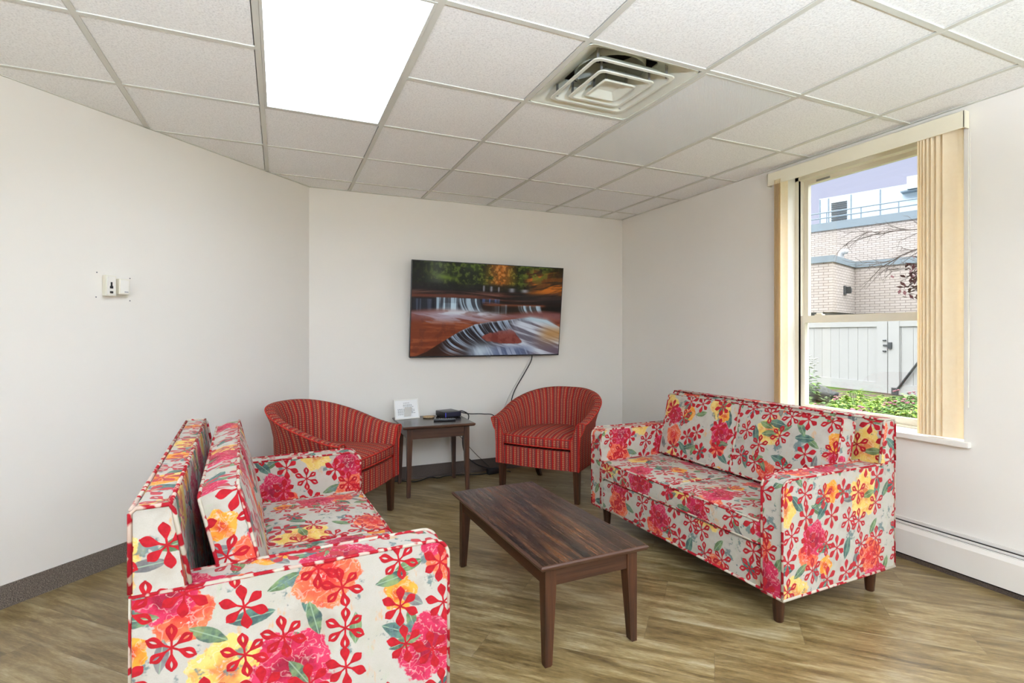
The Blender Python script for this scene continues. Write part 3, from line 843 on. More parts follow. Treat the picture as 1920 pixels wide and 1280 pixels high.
# ------------------------------------------------------------------ things on the side table
TZ = .5504
t = thing('sign_holder', 'white framed notice sheet leaning upright on the side table', 'sign', (.975, 4.345, TZ), math.radians(9))
bm = B(); Mt = Matrix.Rotation(math.radians(-14), 4, 'X')
w, h = .108, .165
for a in ((-w, w, 0, .010), (-w, w, h-.010, h), (-w, -w+.009, .01, h-.01), (w-.009, w, .01, h-.01)): box(bm, a[0], a[1], -.004, .004, a[2], a[3], Mt)
obj('frame', bm, M_WHITE, t)
bm = B(); box(bm, -w+.009, w-.009, .000, .003, .010, h-.010, Mt); sh = obj('sheet', bm, M_PAPER, t)
bm = B(); rnd = random.Random(3)
for row, (z, x0, x1) in enumerate(((.130, -.025, .030), (.116, -.028, .055), (.108, -.030, .050), (.098, -.028, .060), (.082, -.078, .060), (.074, -.078, .072), (.064, -.078, .078), (.056, -.078, .060), (.046, -.078, .074), (.036, -.078, .020))):
    x = x0
    while x < x1-.008:
        L = rnd.uniform(.006, .016); box(bm, x, min(x+L, x1), -.0006, .0, z, z+.0030, Mt); x += L+.0035
obj('printed_text', bm, M_INK, sh)
bm = B(); box(bm, -.03, .03, .012, .07, 0, .002); box(bm, -.03, .03, .003, .007, 0.02, .10, Matrix.Rotation(math.radians(12), 4, 'X')); 
obj('easel_back', bm, M_WHITE, t)
t = thing('coaster', 'round tan woven coaster dish behind the remote control', 'coaster', (1.152, 4.335, TZ))
bm = B(); lathe(bm, [(.040, 0), (.048, .004), (.050, .012), (.047, .013), (.043, .007), (.002, .007)], 28); obj('dish', bm, M_TAN, t, True, 40)
bm = B()
for q in range(3): tube(bm, [((.012+.012*q)*math.cos(k/20*2*PI), (.012+.012*q)*math.sin(k/20*2*PI), .0105) for k in range(20)], .0042, 6, True)
obj('coil', bm, M_TAN, t, True)
t = thing('cable_box', 'black square cable box on the side table with cords behind', 'cable box', (1.325, 4.340, TZ), math.radians(13))
bm = B(); box(bm, -.078, .078, -.085, .085, .006, .050, bev=.006); obj('body', bm, M_BLACK, t, True, 30)
bm = B(); box(bm, -.070, .070, -.0865, -.083, .010, .046, bev=.001); obj('front_panel', bm, M_BLUEBLK, t)
bm = B(); box(bm, -.076, -.072, -.087, -.083, .010, .046); obj('indicator_strip', bm, emit('blue_indicator', srgb(70, 70, 190), .6), t)
for x in (-.06, .06):
    for y in (-.065, .065): bm = B(); box(bm, x-.01, x+.01, y-.01, y+.01, 0, .007); obj('rubber_foot', bm, M_CABLE, t)
t = thing('remote_control', 'black remote control lying in front of the cable box', 'remote', (1.230, 4.130, TZ), math.radians(78))
bm = B(); box(bm, -.021, .021, -.088, .088, .0, .018, bev=.006); obj('body', bm, M_BLACK, t, True, 30)
bm = B()
for r_ in range(7):
    for c_ in (-1, 0, 1): box(bm, c_*.011-.0035, c_*.011+.0035, -.07+r_*.018, -.062+r_*.018, .018, .0195)
obj('keypad', bm, M_STEEL, t)

# ------------------------------------------------------------------ television
def paint(nx, ny):
    s, t_ = np.meshgrid((np.arange(nx)+.5)/nx, (np.arange(ny)+.5)/ny)
    def fbm(fx, fy, o=4, seed=0, ss=None, tt=None, gain=.55):
        S = s if ss is None else ss; Tt = t_ if tt is None else tt
        rng = np.random.default_rng(seed); out = np.zeros_like(s); amp = 1; tot = 0
        for k in range(o):
            g = rng.random((64, 64)); x = (S*fx*2**k) % 63; y = (Tt*fy*2**k) % 63
            i = x.astype(int); j = y.astype(int); u = x-i; v = y-j; u = u*u*(3-2*u); v = v*v*(3-2*v)
            out += amp*((g[j, i]*(1-u)+g[j, i+1]*u)*(1-v)+(g[j+1, i]*(1-u)+g[j+1, i+1]*u)*v); tot += amp; amp *= gain
        return out/tot
    def sm(a, b, x):
        k = np.clip((x-a)/(b-a), 0, 1); return k*k*(3-2*k)
    C = np.zeros((ny, nx, 3))
    def mixc(m, c):
        nonlocal C
        c = np.array(c, float)/255 if not isinstance(c, np.ndarray) else c
        C = C*(1-m[..., None])+c*m[..., None]
    col = lambda a: np.array(a, float)/255
    n1 = fbm(8, 5, 5, 1); n2 = fbm(30, 18, 4, 2); strata = fbm(4, 46, 4, 3, tt=t_+.02*np.sin(s*7)); streakv = fbm(90, 3, 3, 4)
    # strata base
    mixc(np.ones_like(s), (36, 24, 22)); mixc(sm(.48, .7, strata)*.8, (96, 52, 40)); mixc(sm(.62, .75, strata)*.5, (140, 96, 84))
    # forest
    f = sm(.30, .20, t_+.10*(n1-.5)-.03*s)
    mixc(f, (26, 32, 14)); n3 = fbm(60, 36, 3, 22); mixc(f*sm(.45, .65, n2), (50, 64, 20)); mixc(f*sm(.52, .72, n1)*sm(.1, .3, s)*.8, (66, 88, 26)); mixc(f*sm(.52, .66, n3)*.55, (104, 120, 44)); mixc(f*sm(.56, .46, n3)*.45, (20, 24, 12)); mixc(f*np.exp(-((s-.19)/.07)**2-((t_-.155-.25*(s-.19))/.028)**2), (96, 118, 30))
    mixc(f*sm(.20, .0, s)*.8, (20, 22, 18)); mixc(f*np.exp(-((s-.15)/.06)**2)*.35, (120, 128, 118))
    og = f*np.exp(-((s-.56)/.075)**2)*sm(.38, .6, fbm(14, 10, 4, 7)+.12); mixc(og, (168, 92, 28)); mixc(og*sm(.5, .66, n3)*.7, (206, 142, 70)); mixc(og*sm(.5, .4, n3)*.6, (84, 60, 22))
    rr = sm(.70, .80, s)*sm(.36, .26, t_)*sm(.05, .18, t_+.1*n1); mixc(rr*.9, (112, 62, 28)); mixc(rr*sm(.5, .62, fbm(5, 22, 4, 9, tt=t_+.35*s)), (190, 104, 34)); mixc(rr*sm(.52, .62, fbm(7, 26, 3, 19, tt=t_+.3*s))*.8, (46, 36, 26)); mixc(sm(.86, 1, s)*sm(.16, .02, t_)*.8, (40, 30, 16))
    gl = np.exp(-((s-.80)/.10)**2-((t_-.10)/.07)**2); mixc(gl*sm(.45, .6, n2), (96, 110, 34))
    # dark bands of ledge
    mixc(sm(.20, .24, t_)*sm(.34, .28, t_)*sm(.9, .6, s)*.75, (22, 20, 20)); mixc(sm(.33, .35, t_)*sm(.385, .36, t_)*sm(.6, .3, s)*.7, (120, 60, 42))
    mixc(sm(.29, .33, t_)*sm(.42, .38, t_)*sm(.55, .75, s)*.7, (38, 34, 34)); mixc(sm(.42, .44, t_)*sm(.475, .455, t_)*sm(.42, .5, s)*.7, (140, 74, 46))
    for x0, w in ((.45, .006), (.50, .008), (.55, .005), (.64, .02), (.73, .025)):
        mixc(np.exp(-((s-x0)/w)**2)*sm(.225+.05*(x0-.45)*2, .24+.05*(x0-.45)*2, t_)*sm(.31, .28, t_)*.65, (190, 190, 200))
    # shadow recess behind falls
    mixc(sm(.375, .385, t_)*sm(.53, .50, t_)*sm(.46, .43, s)*.9, (26, 26, 34)); mixc(sm(.44, .46, t_)*sm(.60, .57, t_)*sm(.42, .45, s)*.85, (36, 24, 18)); mixc(sm(.40, .44, t_)*sm(.66, .6, t_)*sm(.86, .9, s)*.9, (24, 20, 18))
    def fall(x0, x1, ta, tb, c=(176, 200, 216), k=.9, lean=0):
        ss = s-lean*(t_-ta)**2
        m = sm(x0-.01, x0+.015, ss)*sm(x1+.01, x1-.015, ss)*sm(ta-.004, ta+.006, t_)*sm(tb+.05, tb, t_)
        st = fbm(110, 2, 3, 11, ss=ss)
        mixc(m*k*(.25+.75*sm(.40, .62, st)), c)
    fall(.01, .13, .39, .50, (110, 124, 150), .45)
    fall(.145, .285, .372, .52); fall(.29, .425, .375, .49, lean=1.5); fall(.19, .28, .43, .53, (190, 214, 228), .8); fall(.44, .56, .375, .395, (90, 120, 180), .8); fall(.575, .61, .435, .545, k=.7); fall(.51, .57, .45, .52, k=.3); fall(.69, .85, .44, .575, lean=3)
    # red slab and foam
    slab = sm(.50, .56, t_+.02*np.sin(s*9)); mixc(slab, (122, 58, 36)); mixc(slab*sm(.45, .65, fbm(6, 30, 4, 13))*.7, (160, 84, 50)); mixc(slab*sm(.5, .66, n2)*.4, (90, 46, 36)); mixc(slab*sm(.66, .56, t_)*.55, (128, 96, 110))
    foam = np.exp(-((t_-(.535+.07*np.abs(s-.30)))/.045)**2)*sm(.03, .2, s)*sm(.66, .4, s); mixc(foam*(.35+.65*sm(.4, .62, fbm(8, 22, 4, 14)))*.95, (206, 212, 222))
    arms = sm(.5, .62, fbm(5, 26, 4, 15, tt=t_-.3*(s-.3)))*sm(.50, .58, t_)*sm(.68, .60, t_)*sm(.75, .5, s); mixc(arms*.6, (180, 176, 194))
    # diagonal ledge and its curtain of water
    led = np.interp(s, [0, .10, .2, .3, .4, .5, .6, .7, .78, .9, 1], [1.02, .95, .84, .735, .655, .625, .605, .585, .57, .60, .68])
    low = sm(-.002, .008, t_-led)
    mixc(low*sm(.82, .78, s), (44, 40, 44)); mixc(low*sm(.30, .12, s), (58, 36, 28)); mixc(low*np.exp(-((s-.25)/.08)**2)*sm(.06, .2, t_-led)*.8, (84, 50, 36))
    ss = s-.9*(t_-led)**2-.25*(t_-led)
    st = sm(.42, .64, fbm(80, 2, 3, 16, ss=ss)); mixc(low*st*sm(.16, .26, s)*sm(.84, .78, s)*sm(.34, .12, t_-led)*.95, (160, 178, 200)); mixc(low*np.exp(-((t_-led)/.014)**2)*sm(.26, .32, s)*sm(.8, .7, s)*.6, (196, 206, 220))
    px_ = np.array([.44, .52, .60, .66, .73, .70, .60, .50, .44]); 
    ptop = np.interp(s, [.43, .50, .58, .65, .68, .735], [.80, .745, .715, .70, .74, .86]); pbot = np.interp(s, [.43, .50, .60, .70, .735], [.80, .855, .885, .88, .862])
    e_ = np.minimum(t_-ptop, pbot-t_)+.03*(n2-.5); isl = sm(.0, .022, e_)*sm(.43, .46, s)*sm(.74, .72, s); mixc(isl*.95, (118, 54, 46)); mixc(isl*sm(.45, .65, n2)*.6, (146, 80, 70)); mixc(isl*sm(.78, .70, t_)*.45, (150, 140, 156))
    # rushing stream, right and bottom
    rt = low*sm(.60, .74, s+.55*(t_-.62)); fl = fbm(3, 26, 4, 17, ss=s+.0, tt=t_-.55*(s-.6))
    mixc(rt*.9*(1-isl), (110, 104, 116)); mixc(rt*sm(.42, .66, fl)*(1-isl), (198, 204, 216)); mixc(rt*sm(.80, .93, s)*np.exp(-((t_-.76)/.10)**2)*.85, (176, 128, 72)); mixc(rt*sm(.84, 1, s)*sm(.86, .97, t_)*.5, (96, 76, 92)); mixc(np.exp(-((t_-led-.015)/.03)**2)*sm(.66, .8, s)*sm(1.02, .9, s)*.8, (176, 200, 212))
    bt = sm(.86, .95, t_)*sm(.34, .46, s)*sm(.86, .70, s); mixc(bt*.9, (86, 98, 130)); mixc(bt*sm(.45, .64, fbm(70, 3, 3, 18, ss=s-.3*t_)), (150, 160, 184)); mixc(np.exp(-((s-.45)/.08)**2-((t_-.95)/.08)**2)*.8, (196, 212, 222))
    mixc(sm(.985, 1, t_)*.0, (0, 0, 0))
    return np.clip(C, 0, 1)
TW_, TH_ = 1.448, .832
bp = Vector((1.738, 4.455, 1.052)); tiltv = math.asin(.098/TH_)
tv = t = thing('television', 'large flat wall television showing red rock waterfalls, tilted downward', 'television', bp)
Mt = Matrix.Rotation(tiltv, 4, 'X')
bm = B(); box(bm, -TW_/2, TW_/2, .000, .022, 0, TH_, Mt, bev=.002); box(bm, -.5, .5, .022, .045, .08, .60, Mt, bev=.006); obj('cabinet', bm, M_BLACK, t)
bm = B()
for a in ((-TW_/2, TW_/2, -.0015, .0, .0, .012), (-TW_/2, TW_/2, -.0015, .0, TH_-.006, TH_), (-TW_/2, -TW_/2+.006, -.0015, .0, .012, TH_-.006), (TW_/2-.006, TW_/2, -.0015, .0, .012, TH_-.006)): box(bm, *a, Mt)
obj('bezel', bm, M_BLACK, t)
bm = B(); box(bm, -.022, .022, -.004, .010, -.006, .004, Mt, bev=.001); obj('maker_badge', bm, M_STEEL, t)
nx, ny = 448, 252
C = paint(nx, ny)
C = np.where(C <= .04045, C/12.92, ((C+.055)/1.055)**2.4)
xs = np.linspace(-TW_/2+.006, TW_/2-.006, nx); zs = np.linspace(TH_-.006, .012, ny)
XX, ZZ = np.meshgrid(xs, zs)
co = np.stack([XX, np.full_like(XX, -.001), ZZ], -1).reshape(-1, 3)
R3 = np.array(Mt.to_3x3()); co = co @ R3.T
me = bpy.data.meshes.new('screen')
idx = np.arange(nx*ny).reshape(ny, nx)
fc = np.stack([idx[:-1, :-1], idx[1:, :-1], idx[1:, 1:], idx[:-1, 1:]], -1).reshape(-1, 4)
me.from_pydata(co.tolist(), [], fc.tolist())
ca = me.color_attributes.new('picture', 'FLOAT_COLOR', 'POINT')
ca.data.foreach_set('color', np.concatenate([C.reshape(-1, 3), np.ones((nx*ny, 1))], 1).ravel().astype(np.float32))
g = G('television_picture', .18, .15, (.004, .004, .004, 1))
n = g.nt.nodes.new('ShaderNodeVertexColor'); n.layer_name = 'picture'
g.nt.links.new(n.outputs[0], g.b.inputs['Emission Color']); g.b.inputs['Emission Strength'].default_value = .72
me.materials.append(g.m)
so = bpy.data.objects.new('screen', me); COL.objects.link(so); so.parent = t
bm = B(); box(bm, -.25, .25, .030, .064, .25, .55); obj('wall_mount', bm, M_STEEL, t)

# ------------------------------------------------------------------ cables and power brick
bm = B(); tube(bm, spline([(2.19, 4.47, 1.10), (2.185, 4.49, 1.00), (2.12, 4.505, .88), (2.02, 4.508, .72), (1.98, 4.508, .58), (1.97, 4.508, .40), (1.95, 4.508, .20), (1.90, 4.47, .02)]), .0045, 7)
bmesh.ops.translate(bm, vec=-bp, verts=bm.verts); obj('power_cord', bm, M_CABLE, tv, True)
bm = B(); tube(bm, spline([(2.175, 4.475, 1.10), (2.165, 4.50, 1.00), (2.07, 4.51, .84), (1.96, 4.512, .66), (1.90, 4.512, .50), (1.88, 4.512, .30), (1.88, 4.505, .12)]), .0028, 6)
tag(obj('thin_cord', bm, M_WCABLE, None, True), 'thin pale grey cord beside the black television cord', 'cord')
bm = B(); tube(bm, spline([(1.385, 4.395, .572), (1.43, 4.42, .575), (1.475, 4.40, .578), (1.515, 4.36, .545), (1.500, 4.37, .46), (1.470, 4.39, .34), (1.50, 4.41, .20), (1.60, 4.43, .10), (1.70, 4.42, .055), (1.82, 4.40, .03), (1.92, 4.37, .0065)]), .005, 7)
tag(obj('looping_cord', bm, M_CABLE, None, True), 'black cord looping off the side table edge down to the floor', 'cord')
bm = B(); tube(bm, spline([(1.375, 4.44, .570), (1.44, 4.45, .568), (1.55, 4.44, .545), (1.68, 4.44, .535), (1.80, 4.45, .50), (1.87, 4.46, .30), (1.88, 4.46, .0062)]), .0045, 7)
tag(obj('straight_cord', bm, M_CABLE, None, True), 'black cord running level from cable box to behind right armchair', 'cord')
bm = B(); tube(bm, spline([(1.40, 4.495, .40), (1.48, 4.495, .34), (1.60, 4.49, .20), (1.72, 4.46, .075), (1.74, 4.44, .054)]), .0025, 6)
tag(obj('slanting_cord', bm, M_CABLE, None, True), 'thin black cord slanting down the wall to the power brick', 'cord')
bm = B(); tube(bm, spline([(.62, 4.36, .005), (.80, 4.47, .005), (.95, 4.47, .005), (1.05, 4.41, .005), (1.13, 4.44, .006), (1.20, 4.47, .012), (1.26, 4.44, .006), (1.34, 4.475, .005), (1.46, 4.465, .005), (1.55, 4.43, .005), (1.66, 4.40, .006), (1.70, 4.395, .012)]), .0045, 7)
tag(obj('extension_cord', bm, M_CABLE, None, True), 'black wavy cord lying on the floor under side table', 'cord')
t = thing('power_brick', 'black power brick on the floor by right armchair leg', 'power brick', (1.765, 4.395, 0), math.radians(8))
bm = B(); box(bm, -.065, .065, -.025, .025, .0, .048, bev=.006); obj('body', bm, M_BLACK, t, True, 30)
bm = B(); tube(bm, [(.06, 0, .02), (.075, 0, .02)], .008); obj('strain_relief', bm, M_CABLE, t)

# ------------------------------------------------------------------ outside
GZ = -.25
def mat_ground():
    g = G('mulch', .95, .1); p = g.coord()
    n = g.noise(p, 18, 4, .7); b = g.noise(p, 1.3, 3)
    c = g.ramp(n, [(.3, srgb(57, 46, 39)), (.5, srgb(82, 70, 63)), (.7, srgb(107, 97, 90))])
    c = g.mix(g.ss(b, .48, .58), c, g.ramp(g.noise(p, 40, 3), [(.3, srgb(50, 74, 27)), (.7, srgb(96, 117, 57))])); g.color(c); g.bump(n, .6, .03); return g.m
bm = B(); quad(bm, [(XR+TW, -14, GZ), (60, -14, GZ), (60, 60, GZ), (XR+TW, 60, GZ)])
o = obj('ground', bm, mat_ground()); o['kind'] = 'structure'
M_FENCE = flat('grey_white_vinyl', srgb(148, 148, 146), .5, .4, vary=.02)
M_FENCEDARK = flat('fence_seam', srgb(111, 111, 109), .6, .3)
M_IRON = flat('dark_iron', srgb(47, 50, 52), .5, .5)
fd = Vector((.15, .989, 0)); fo = Vector((13.94, 8.2, GZ))      # fence line: seam between panel and gate at fo
fa = math.atan2(fd.y, fd.x)-PI/2                                # local +y runs along the fence, local -x faces the house
FH = 1.86
def panel(name, label, cat, y0, y1, par_extra=None):
    t = thing(name, label, cat, fo, fa)
    bm = B()
    box(bm, -.06, .06, y0, y0+.28, 0.03, FH); box(bm, -.06, .06, y1-.28, y1, 0.03, FH)
    box(bm, -.05, .05, y0+.28, y1-.28, FH-.17, FH); box(bm, -.05, .05, y0+.28, y1-.28, .03, .28)
    obj('rail_frame', bm, M_FENCE, t)
    bm = B(); y = y0+.28
    while y < y1-.285:
        w = min(.285, y1-.28-y); box(bm, -.018, .018, y+.004, y+w-.004, .27, FH-.16); y += w
    obj('board_infill', bm, M_FENCE, t)
    bm = B(); box(bm, -.010, .016, y0+.28, y1-.28, .28, FH-.17); obj('board_grooves', bm, M_FENCEDARK, t)
    return t
fp = panel('vinyl_fence', 'pale grey vinyl fence panel left of the gate outside the window', 'fence', .012, 4.2)
p2 = panel('vinyl_fence', 'pale grey vinyl fence panel furthest along, beyond the white flowering shrub', 'fence', 4.22, 9.2)
gt = panel('vinyl_gate', 'pale vinyl gate with dark diagonal brace outside the window', 'gate', -2.6, -.012)
bm = B()
a, b = Vector((-.075, -.20, .07)), Vector((-.075, -1.42, 1.72))
tube(bm, [a, b], .028, 6); box(bm, -.09, -.055, -.28, -.12, .02, .18)
obj('diagonal_brace', bm, M_IRON, gt)
bm = B(); box(bm, -.09, -.06, -.10, .10, 1.20, 1.24); box(bm, -.10, -.06, -.12, -.02, 1.14, 1.30); box(bm, -.09, -.06, .03, .11, 1.06, 1.09); box(bm, -.09, -.06, .03, .11, 1.33, 1.36)
obj('gate_latch', bm, M_IRON, gt)
# brick building beyond the fence
def mat_brick():
    g = G('pale_brick', .85, .2)
    x, y, z = g.xyz(g.coord('UV'))
    n = g.nt.nodes.new('ShaderNodeTexBrick')
    n.inputs['Color1'].default_value = srgb(162, 154, 148); n.inputs['Color2'].default_value = srgb(154, 146, 138); n.inputs['Mortar'].default_value = srgb(109, 99, 94)
    n.inputs['Scale'].default_value = 1; n.inputs['Brick Width'].default_value = .34; n.inputs['Row Height'].default_value = .105; n.inputs['Mortar Size'].default_value = .011
    g.put(n.inputs['Vector'], g.vec(x, y)); g.color(V(g, n.outputs[0])); return g.m
M_BRICK = mat_brick()
M_COPING = flat('blue_grey_metal', srgb(104, 116, 123), .5, .4, vary=.03)
M_UNIT = flat('pale_blue_metal', srgb(180, 196, 206), .5, .4, vary=.02)
M_RAIL = flat('rail_grey_blue', srgb(103, 117, 127), .5, .4)
C1 = Vector((19.24, 13.36, GZ)); ba = math.radians(-18.3)          # building frame: +Y' along face A, +X' away from the house
bdir = math.radians(18.3)
bt = thing('brick_building', 'pale brick building with flat roofs and grey copings behind the fence', 'building', C1, bdir)
# local: x' away, y' to the left; face A is x'=0, y'>0; the recessed face C is x'=2.75, y'<0
dC = 2.75
bm = B(); box(bm, 0, 8, 0, 14, 2.35, 4.25); box(bm, dC, 8, -16, 0, 2.35, 4.25); boxuv(bm); obj('lower_wall', bm, M_BRICK, bt)
bm = B(); box(bm, .4, 8, .4, 14, 0, 2.35); box(bm, dC+.4, 8, -16, .4, 0, 2.35); obj('recessed_base', bm, flat('blue_grey_glass', srgb(82, 87, 96), .3, .5), bt)
bm = B(); box(bm, -.06, 8, -.06, 14, 4.25, 4.50); box(bm, dC-.06, 8, -16, -.06, 4.25, 4.50); obj('lower_coping', bm, M_COPING, bt)
bm = B(); box(bm, 8, 20, -24, 30, 0, 6.88); boxuv(bm); obj('upper_wall', bm, M_BRICK, bt)
bm = B(); box(bm, 7.93, 20, -24, 30, 6.88, 7.28); obj('upper_coping', bm, M_COPING, bt)
bm = B(); box(bm, 3.6, 5, -6.5, -2.3, 4.5, 4.92, bev=.05); obj('white_parapet_panel', bm, M_UNIT, bt)
bm = B()
for z in (7.58, 7.86): tube(bm, [(8.2, -20, z), (8.2, 20, z)], .035, 6)
y = -19
while y < 20: tube(bm, [(8.2, y, 7.25), (8.2, y, 7.86)], .03, 6); y += 1.55
obj('roof_railing', bm, M_RAIL, bt)
bm = B(); tube(bm, [(8.2, 6.6, 7.3), (10.5, 5.9, 8.2)], .10, 6); tube(bm, [(8.2, 7.0, 7.3), (10.5, 6.3, 8.2)], .06, 6); obj('roof_ladder', bm, M_RAIL, bt)
bm = B(); box(bm, 12, 16, -16, 4.25, 7.2, 9.5); un = obj('rooftop_unit', bm, M_UNIT, bt)
bm = B()
for y in (-9.5, -6.6, -4.0, -1.0, 1.2, 2.6, 3.75, 4.2): box(bm, 11.96, 12, y-.03, y+.03, 7.2, 9.45)
obj('panel_seam', bm, M_RAIL, un)
for q in range(11):
    bm = B(); box(bm, 11.94, 12.0, 2.8, 3.6, 8.0+q*.108, 8.055+q*.108); obj('louver_blade', bm, M_IRON, un)
bm = B(); box(bm, 11.4, 12, -1.4, -.1, 9.1, 9.75); obj('exhaust_hood', bm, M_UNIT, un)
bm = B(); box(bm, 11.5, 12, -1.7, .2, 9.0, 9.07); obj('hood_ledge', bm, M_RAIL, un)
M_HOOD = flat('white_hood', srgb(164, 164, 164), .4, .5)
bm = B(); tube(bm, spline([(2.2, .34, 4.48), (2.2, .34, 4.72), (2.15, .26, 4.88), (2.08, .10, 4.88)], 4), .11, 14); obj('roof_vent', bm, M_HOOD, bt, True)
bm = B(); box(bm, 1.8, 4, 3.6, 6, 4.5, 4.78, bev=.1); obj('roof_dome', bm, M_HOOD, bt)
bm = B(); box(bm, 1.3, 1.55, -.06, -.0, 3.08, 3.42); prism(bm, [(3.36, -.05), (3.30, -.24), (3.18, -.24), (3.12, -.05)] and [(1.42, 3.38), (1.60, 3.30), (1.60, 3.18), (1.50, 3.12)], 'y', -.22, -.06); obj('wall_floodlight', bm, M_IRON, bt)

# tree with bare branches and a few dark red leaves
rnd = random.Random(11)
M_BARK = flat('grey_bark', srgb(82, 74, 70), .9, .1, vary=.2)
M_RLEAF = flat('dark_red_leaf', srgb(70, 33, 35), .7, .2, vary=.25)
tp = Vector((10.75, 5.15, GZ))
t = thing('tree', 'small tree with bare twigs and dark red leaves at window right', 'tree', tp)
lf = B()
bm = B(); tube(bm, spline([(0, 0, 0), (.05, .05, 1.2), (-.02, .1, 2.4), (.05, .15, 4.0)]), .09, 8, r_end=.05); obj('trunk', bm, M_BARK, t, True)
def branch(bm, p, d, L, r, depth):
    pts = [p.copy()]; q = p.copy(); dd = d.normalized()
    for k in range(6):
        dd = (dd+Vector((rnd.uniform(-.18, .18), rnd.uniform(-.18, .18), rnd.uniform(-.16, .16)))).normalized(); q = q+dd*L/6; pts.append(q.copy())
        if depth > 0 and k >= 1:
            for _ in range(2 if depth > 1 else 1):
                nd = (dd+Vector((rnd.uniform(-.6, .6), rnd.uniform(-.8, .8), rnd.uniform(-.8, .8)))).normalized()
                branch(bm, q, nd, L*rnd.uniform(.28, .48), r*.55, depth-1)
    tube(bm, pts, r, 5, r_end=r*.4)
bd = Vector((-.25, .95, .08))
for z, L, dz, r in ((3.35, 1.35, .25, .013), (3.15, 1.25, .05, .015), (2.75, 1.0, -.25, .010)):
    bm = B(); branch(bm, Vector((0, .1, z)), Vector((-.1+rnd.uniform(-.1, .1), 1, dz)), L, r, 2); obj('branch', bm, M_BARK, t)
for q in range(340):
    c = Vector((rnd.gauss(0, .18), .50+rnd.gauss(0, .17), rnd.choice((2.3, 2.55, 2.65))+rnd.gauss(0, .12)))
    a = Vector((rnd.uniform(-1, 1), rnd.uniform(-1, 1), rnd.uniform(-1, 1))).normalized(); b = a.cross(Vector((rnd.random(), rnd.random(), 1))).normalized()
    quad(lf, [c-a*.065, c+b*.030, c+a*.065, c-b*.030])
obj('leaf_cluster', lf, M_RLEAF, t)

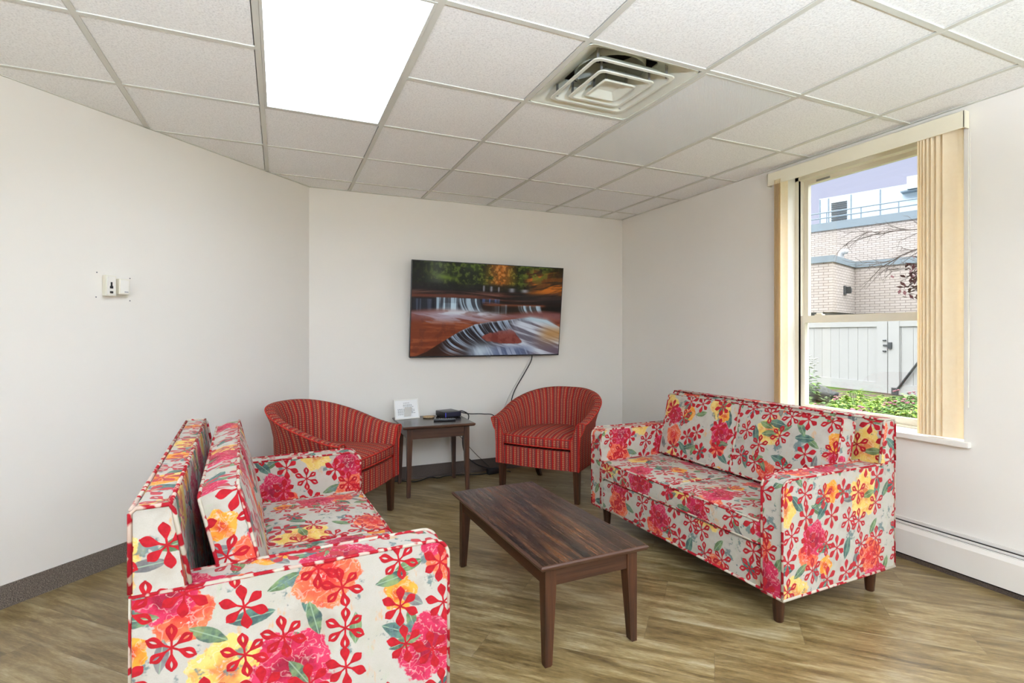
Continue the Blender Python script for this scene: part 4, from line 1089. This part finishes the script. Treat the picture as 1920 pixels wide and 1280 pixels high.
# garden plants
def mat_leaf(nm, a, b, c):
    g = G(nm, .6, .3); p = g.coord()
    g.color(g.ramp(g.noise(p, 9, 2), [(.3, a), (.5, b), (.7, c)])); return g.m
M_LEAF = mat_leaf('bright_green_leaf', srgb(70, 111, 25), srgb(107, 141, 36), srgb(136, 154, 58))
M_LEAF2 = mat_leaf('mid_green_leaf', srgb(49, 84, 28), srgb(79, 111, 46), srgb(100, 128, 62))
M_PINK = flat('pink_flower_heads', srgb(122, 79, 87), .8, .2, vary=.2)
M_WFLOWER = flat('white_flower_heads', srgb(142, 142, 136), .8, .2)
def plant(label, p, R, H, leafmat, nleaf, flower=None, group=None, name='garden_plant', cat='plant'):
    t = thing(name, label, cat, p, 0, group)
    bm = B()
    for q in range(nleaf):
        a = rnd.uniform(0, 2*PI); rr = R*math.sqrt(rnd.random()); z = H*(1-.55*(rr/R)**2)*rnd.uniform(.35, 1)
        c = Vector((rr*math.cos(a), rr*math.sin(a), z)); out = Vector((math.cos(a), math.sin(a), rnd.uniform(-.2, .7))).normalized()
        sd = out.cross(Vector((0, 0, 1))).normalized(); L = rnd.uniform(.07, .14); w = L*.32; dr = Vector((0, 0, -.3*L))
        v = [bm.verts.new(x) for x in (c, c+out*L*.45+sd*w, c+out*L+dr, c+out*L*.45-sd*w)]
        bm.faces.new([v[0], v[1], v[2]]); bm.faces.new([v[0], v[2], v[3]])
    obj('foliage', bm, leafmat, t, recalc=False)
    bm = B()
    for q in range(9):
        a = rnd.uniform(0, 2*PI); rr = R*.6*rnd.random()
        tube(bm, [(rr*.3*math.cos(a), rr*.3*math.sin(a), 0), (rr*math.cos(a), rr*math.sin(a), H*.8)], .006, 4)
    obj('stems', bm, M_LEAF2, t)
    if flower:
        bm = B()
        for q in range(flower[1]):
            a = rnd.uniform(0, 2*PI); rr = R*math.sqrt(rnd.random()); c = (rr*math.cos(a), rr*math.sin(a), H*rnd.uniform(.8, 1.1))
            bmesh.ops.create_icosphere(bm, subdivisions=1, radius=rnd.uniform(.02, .04), matrix=Matrix.Translation(c) @ Matrix.Scale(.5, 4, (0, 0, 1)))
        obj('flower_heads', bm, flower[0], t)
    return t
def gp(px, d, z=GZ):
    a = math.atan((px-960)/986.4); xr, yr = math.tan(a)*d, d
    c_, s_ = math.cos(.4167), math.sin(.4167)
    return Vector((xr*c_+yr*s_, -xr*s_+yr*c_, z))
LBL = 'bright green leafy perennial in the garden bed outside the window'
LBP = 'leafy perennial with small pink flower heads outside the window'
k = 0
placed = []
for d_, H_ in ((6.1, .42), (6.6, .42), (7.2, .40), (7.9, .42), (8.6, .40), (9.3, .40), (10.0, .36), (10.6, .34)):
    for px in range(1490, 1790, 26):
        q = gp(px+rnd.uniform(-12, 12), d_+rnd.uniform(-.25, .25))
        if any((q-o_).length < .60 for o_ in placed) or (q-tp).length < .55: continue
        placed.append(q); k += 1
        pink = (k*7) % 5 < 2
        plant(LBP if pink else LBL, q, rnd.uniform(.19, .23), H_*rnd.uniform(.8, 1.2), M_LEAF2 if pink else M_LEAF, 130, (M_PINK, 7) if pink else None, 'pink flowered perennials' if pink else 'leafy perennials')
plant('tall shrub with white flowers by the fence at window left', gp(1506, 11.3), .28, .95, M_LEAF2, 220, (M_WFLOWER, 60), None, 'flowering_shrub', 'shrub')
def rock(label, p, sx_, sy_, sz_, grp=None):
    bm = B(); bmesh.ops.create_icosphere(bm, subdivisions=3, radius=1)
    for v in bm.verts:
        k_ = 1+.16*math.sin(v.co.x*5+1)*math.cos(v.co.y*4)+.10*math.sin(v.co.z*9)
        v.co = Vector((v.co.x*sx_*k_, v.co.y*sy_*k_, (v.co.z*sz_*k_)))
    o = obj('rock', bm, flat('dark_grey_stone', srgb(57, 60, 59), .9, .2, vary=.4, vscale=8), None, True); o.location = p; tag(o, label, 'rock')
rock('dark grey flat rock by the fence foot under white shrub', gp(1531, 11.8)+Vector((0, 0, .16)), .3, .42, .17)
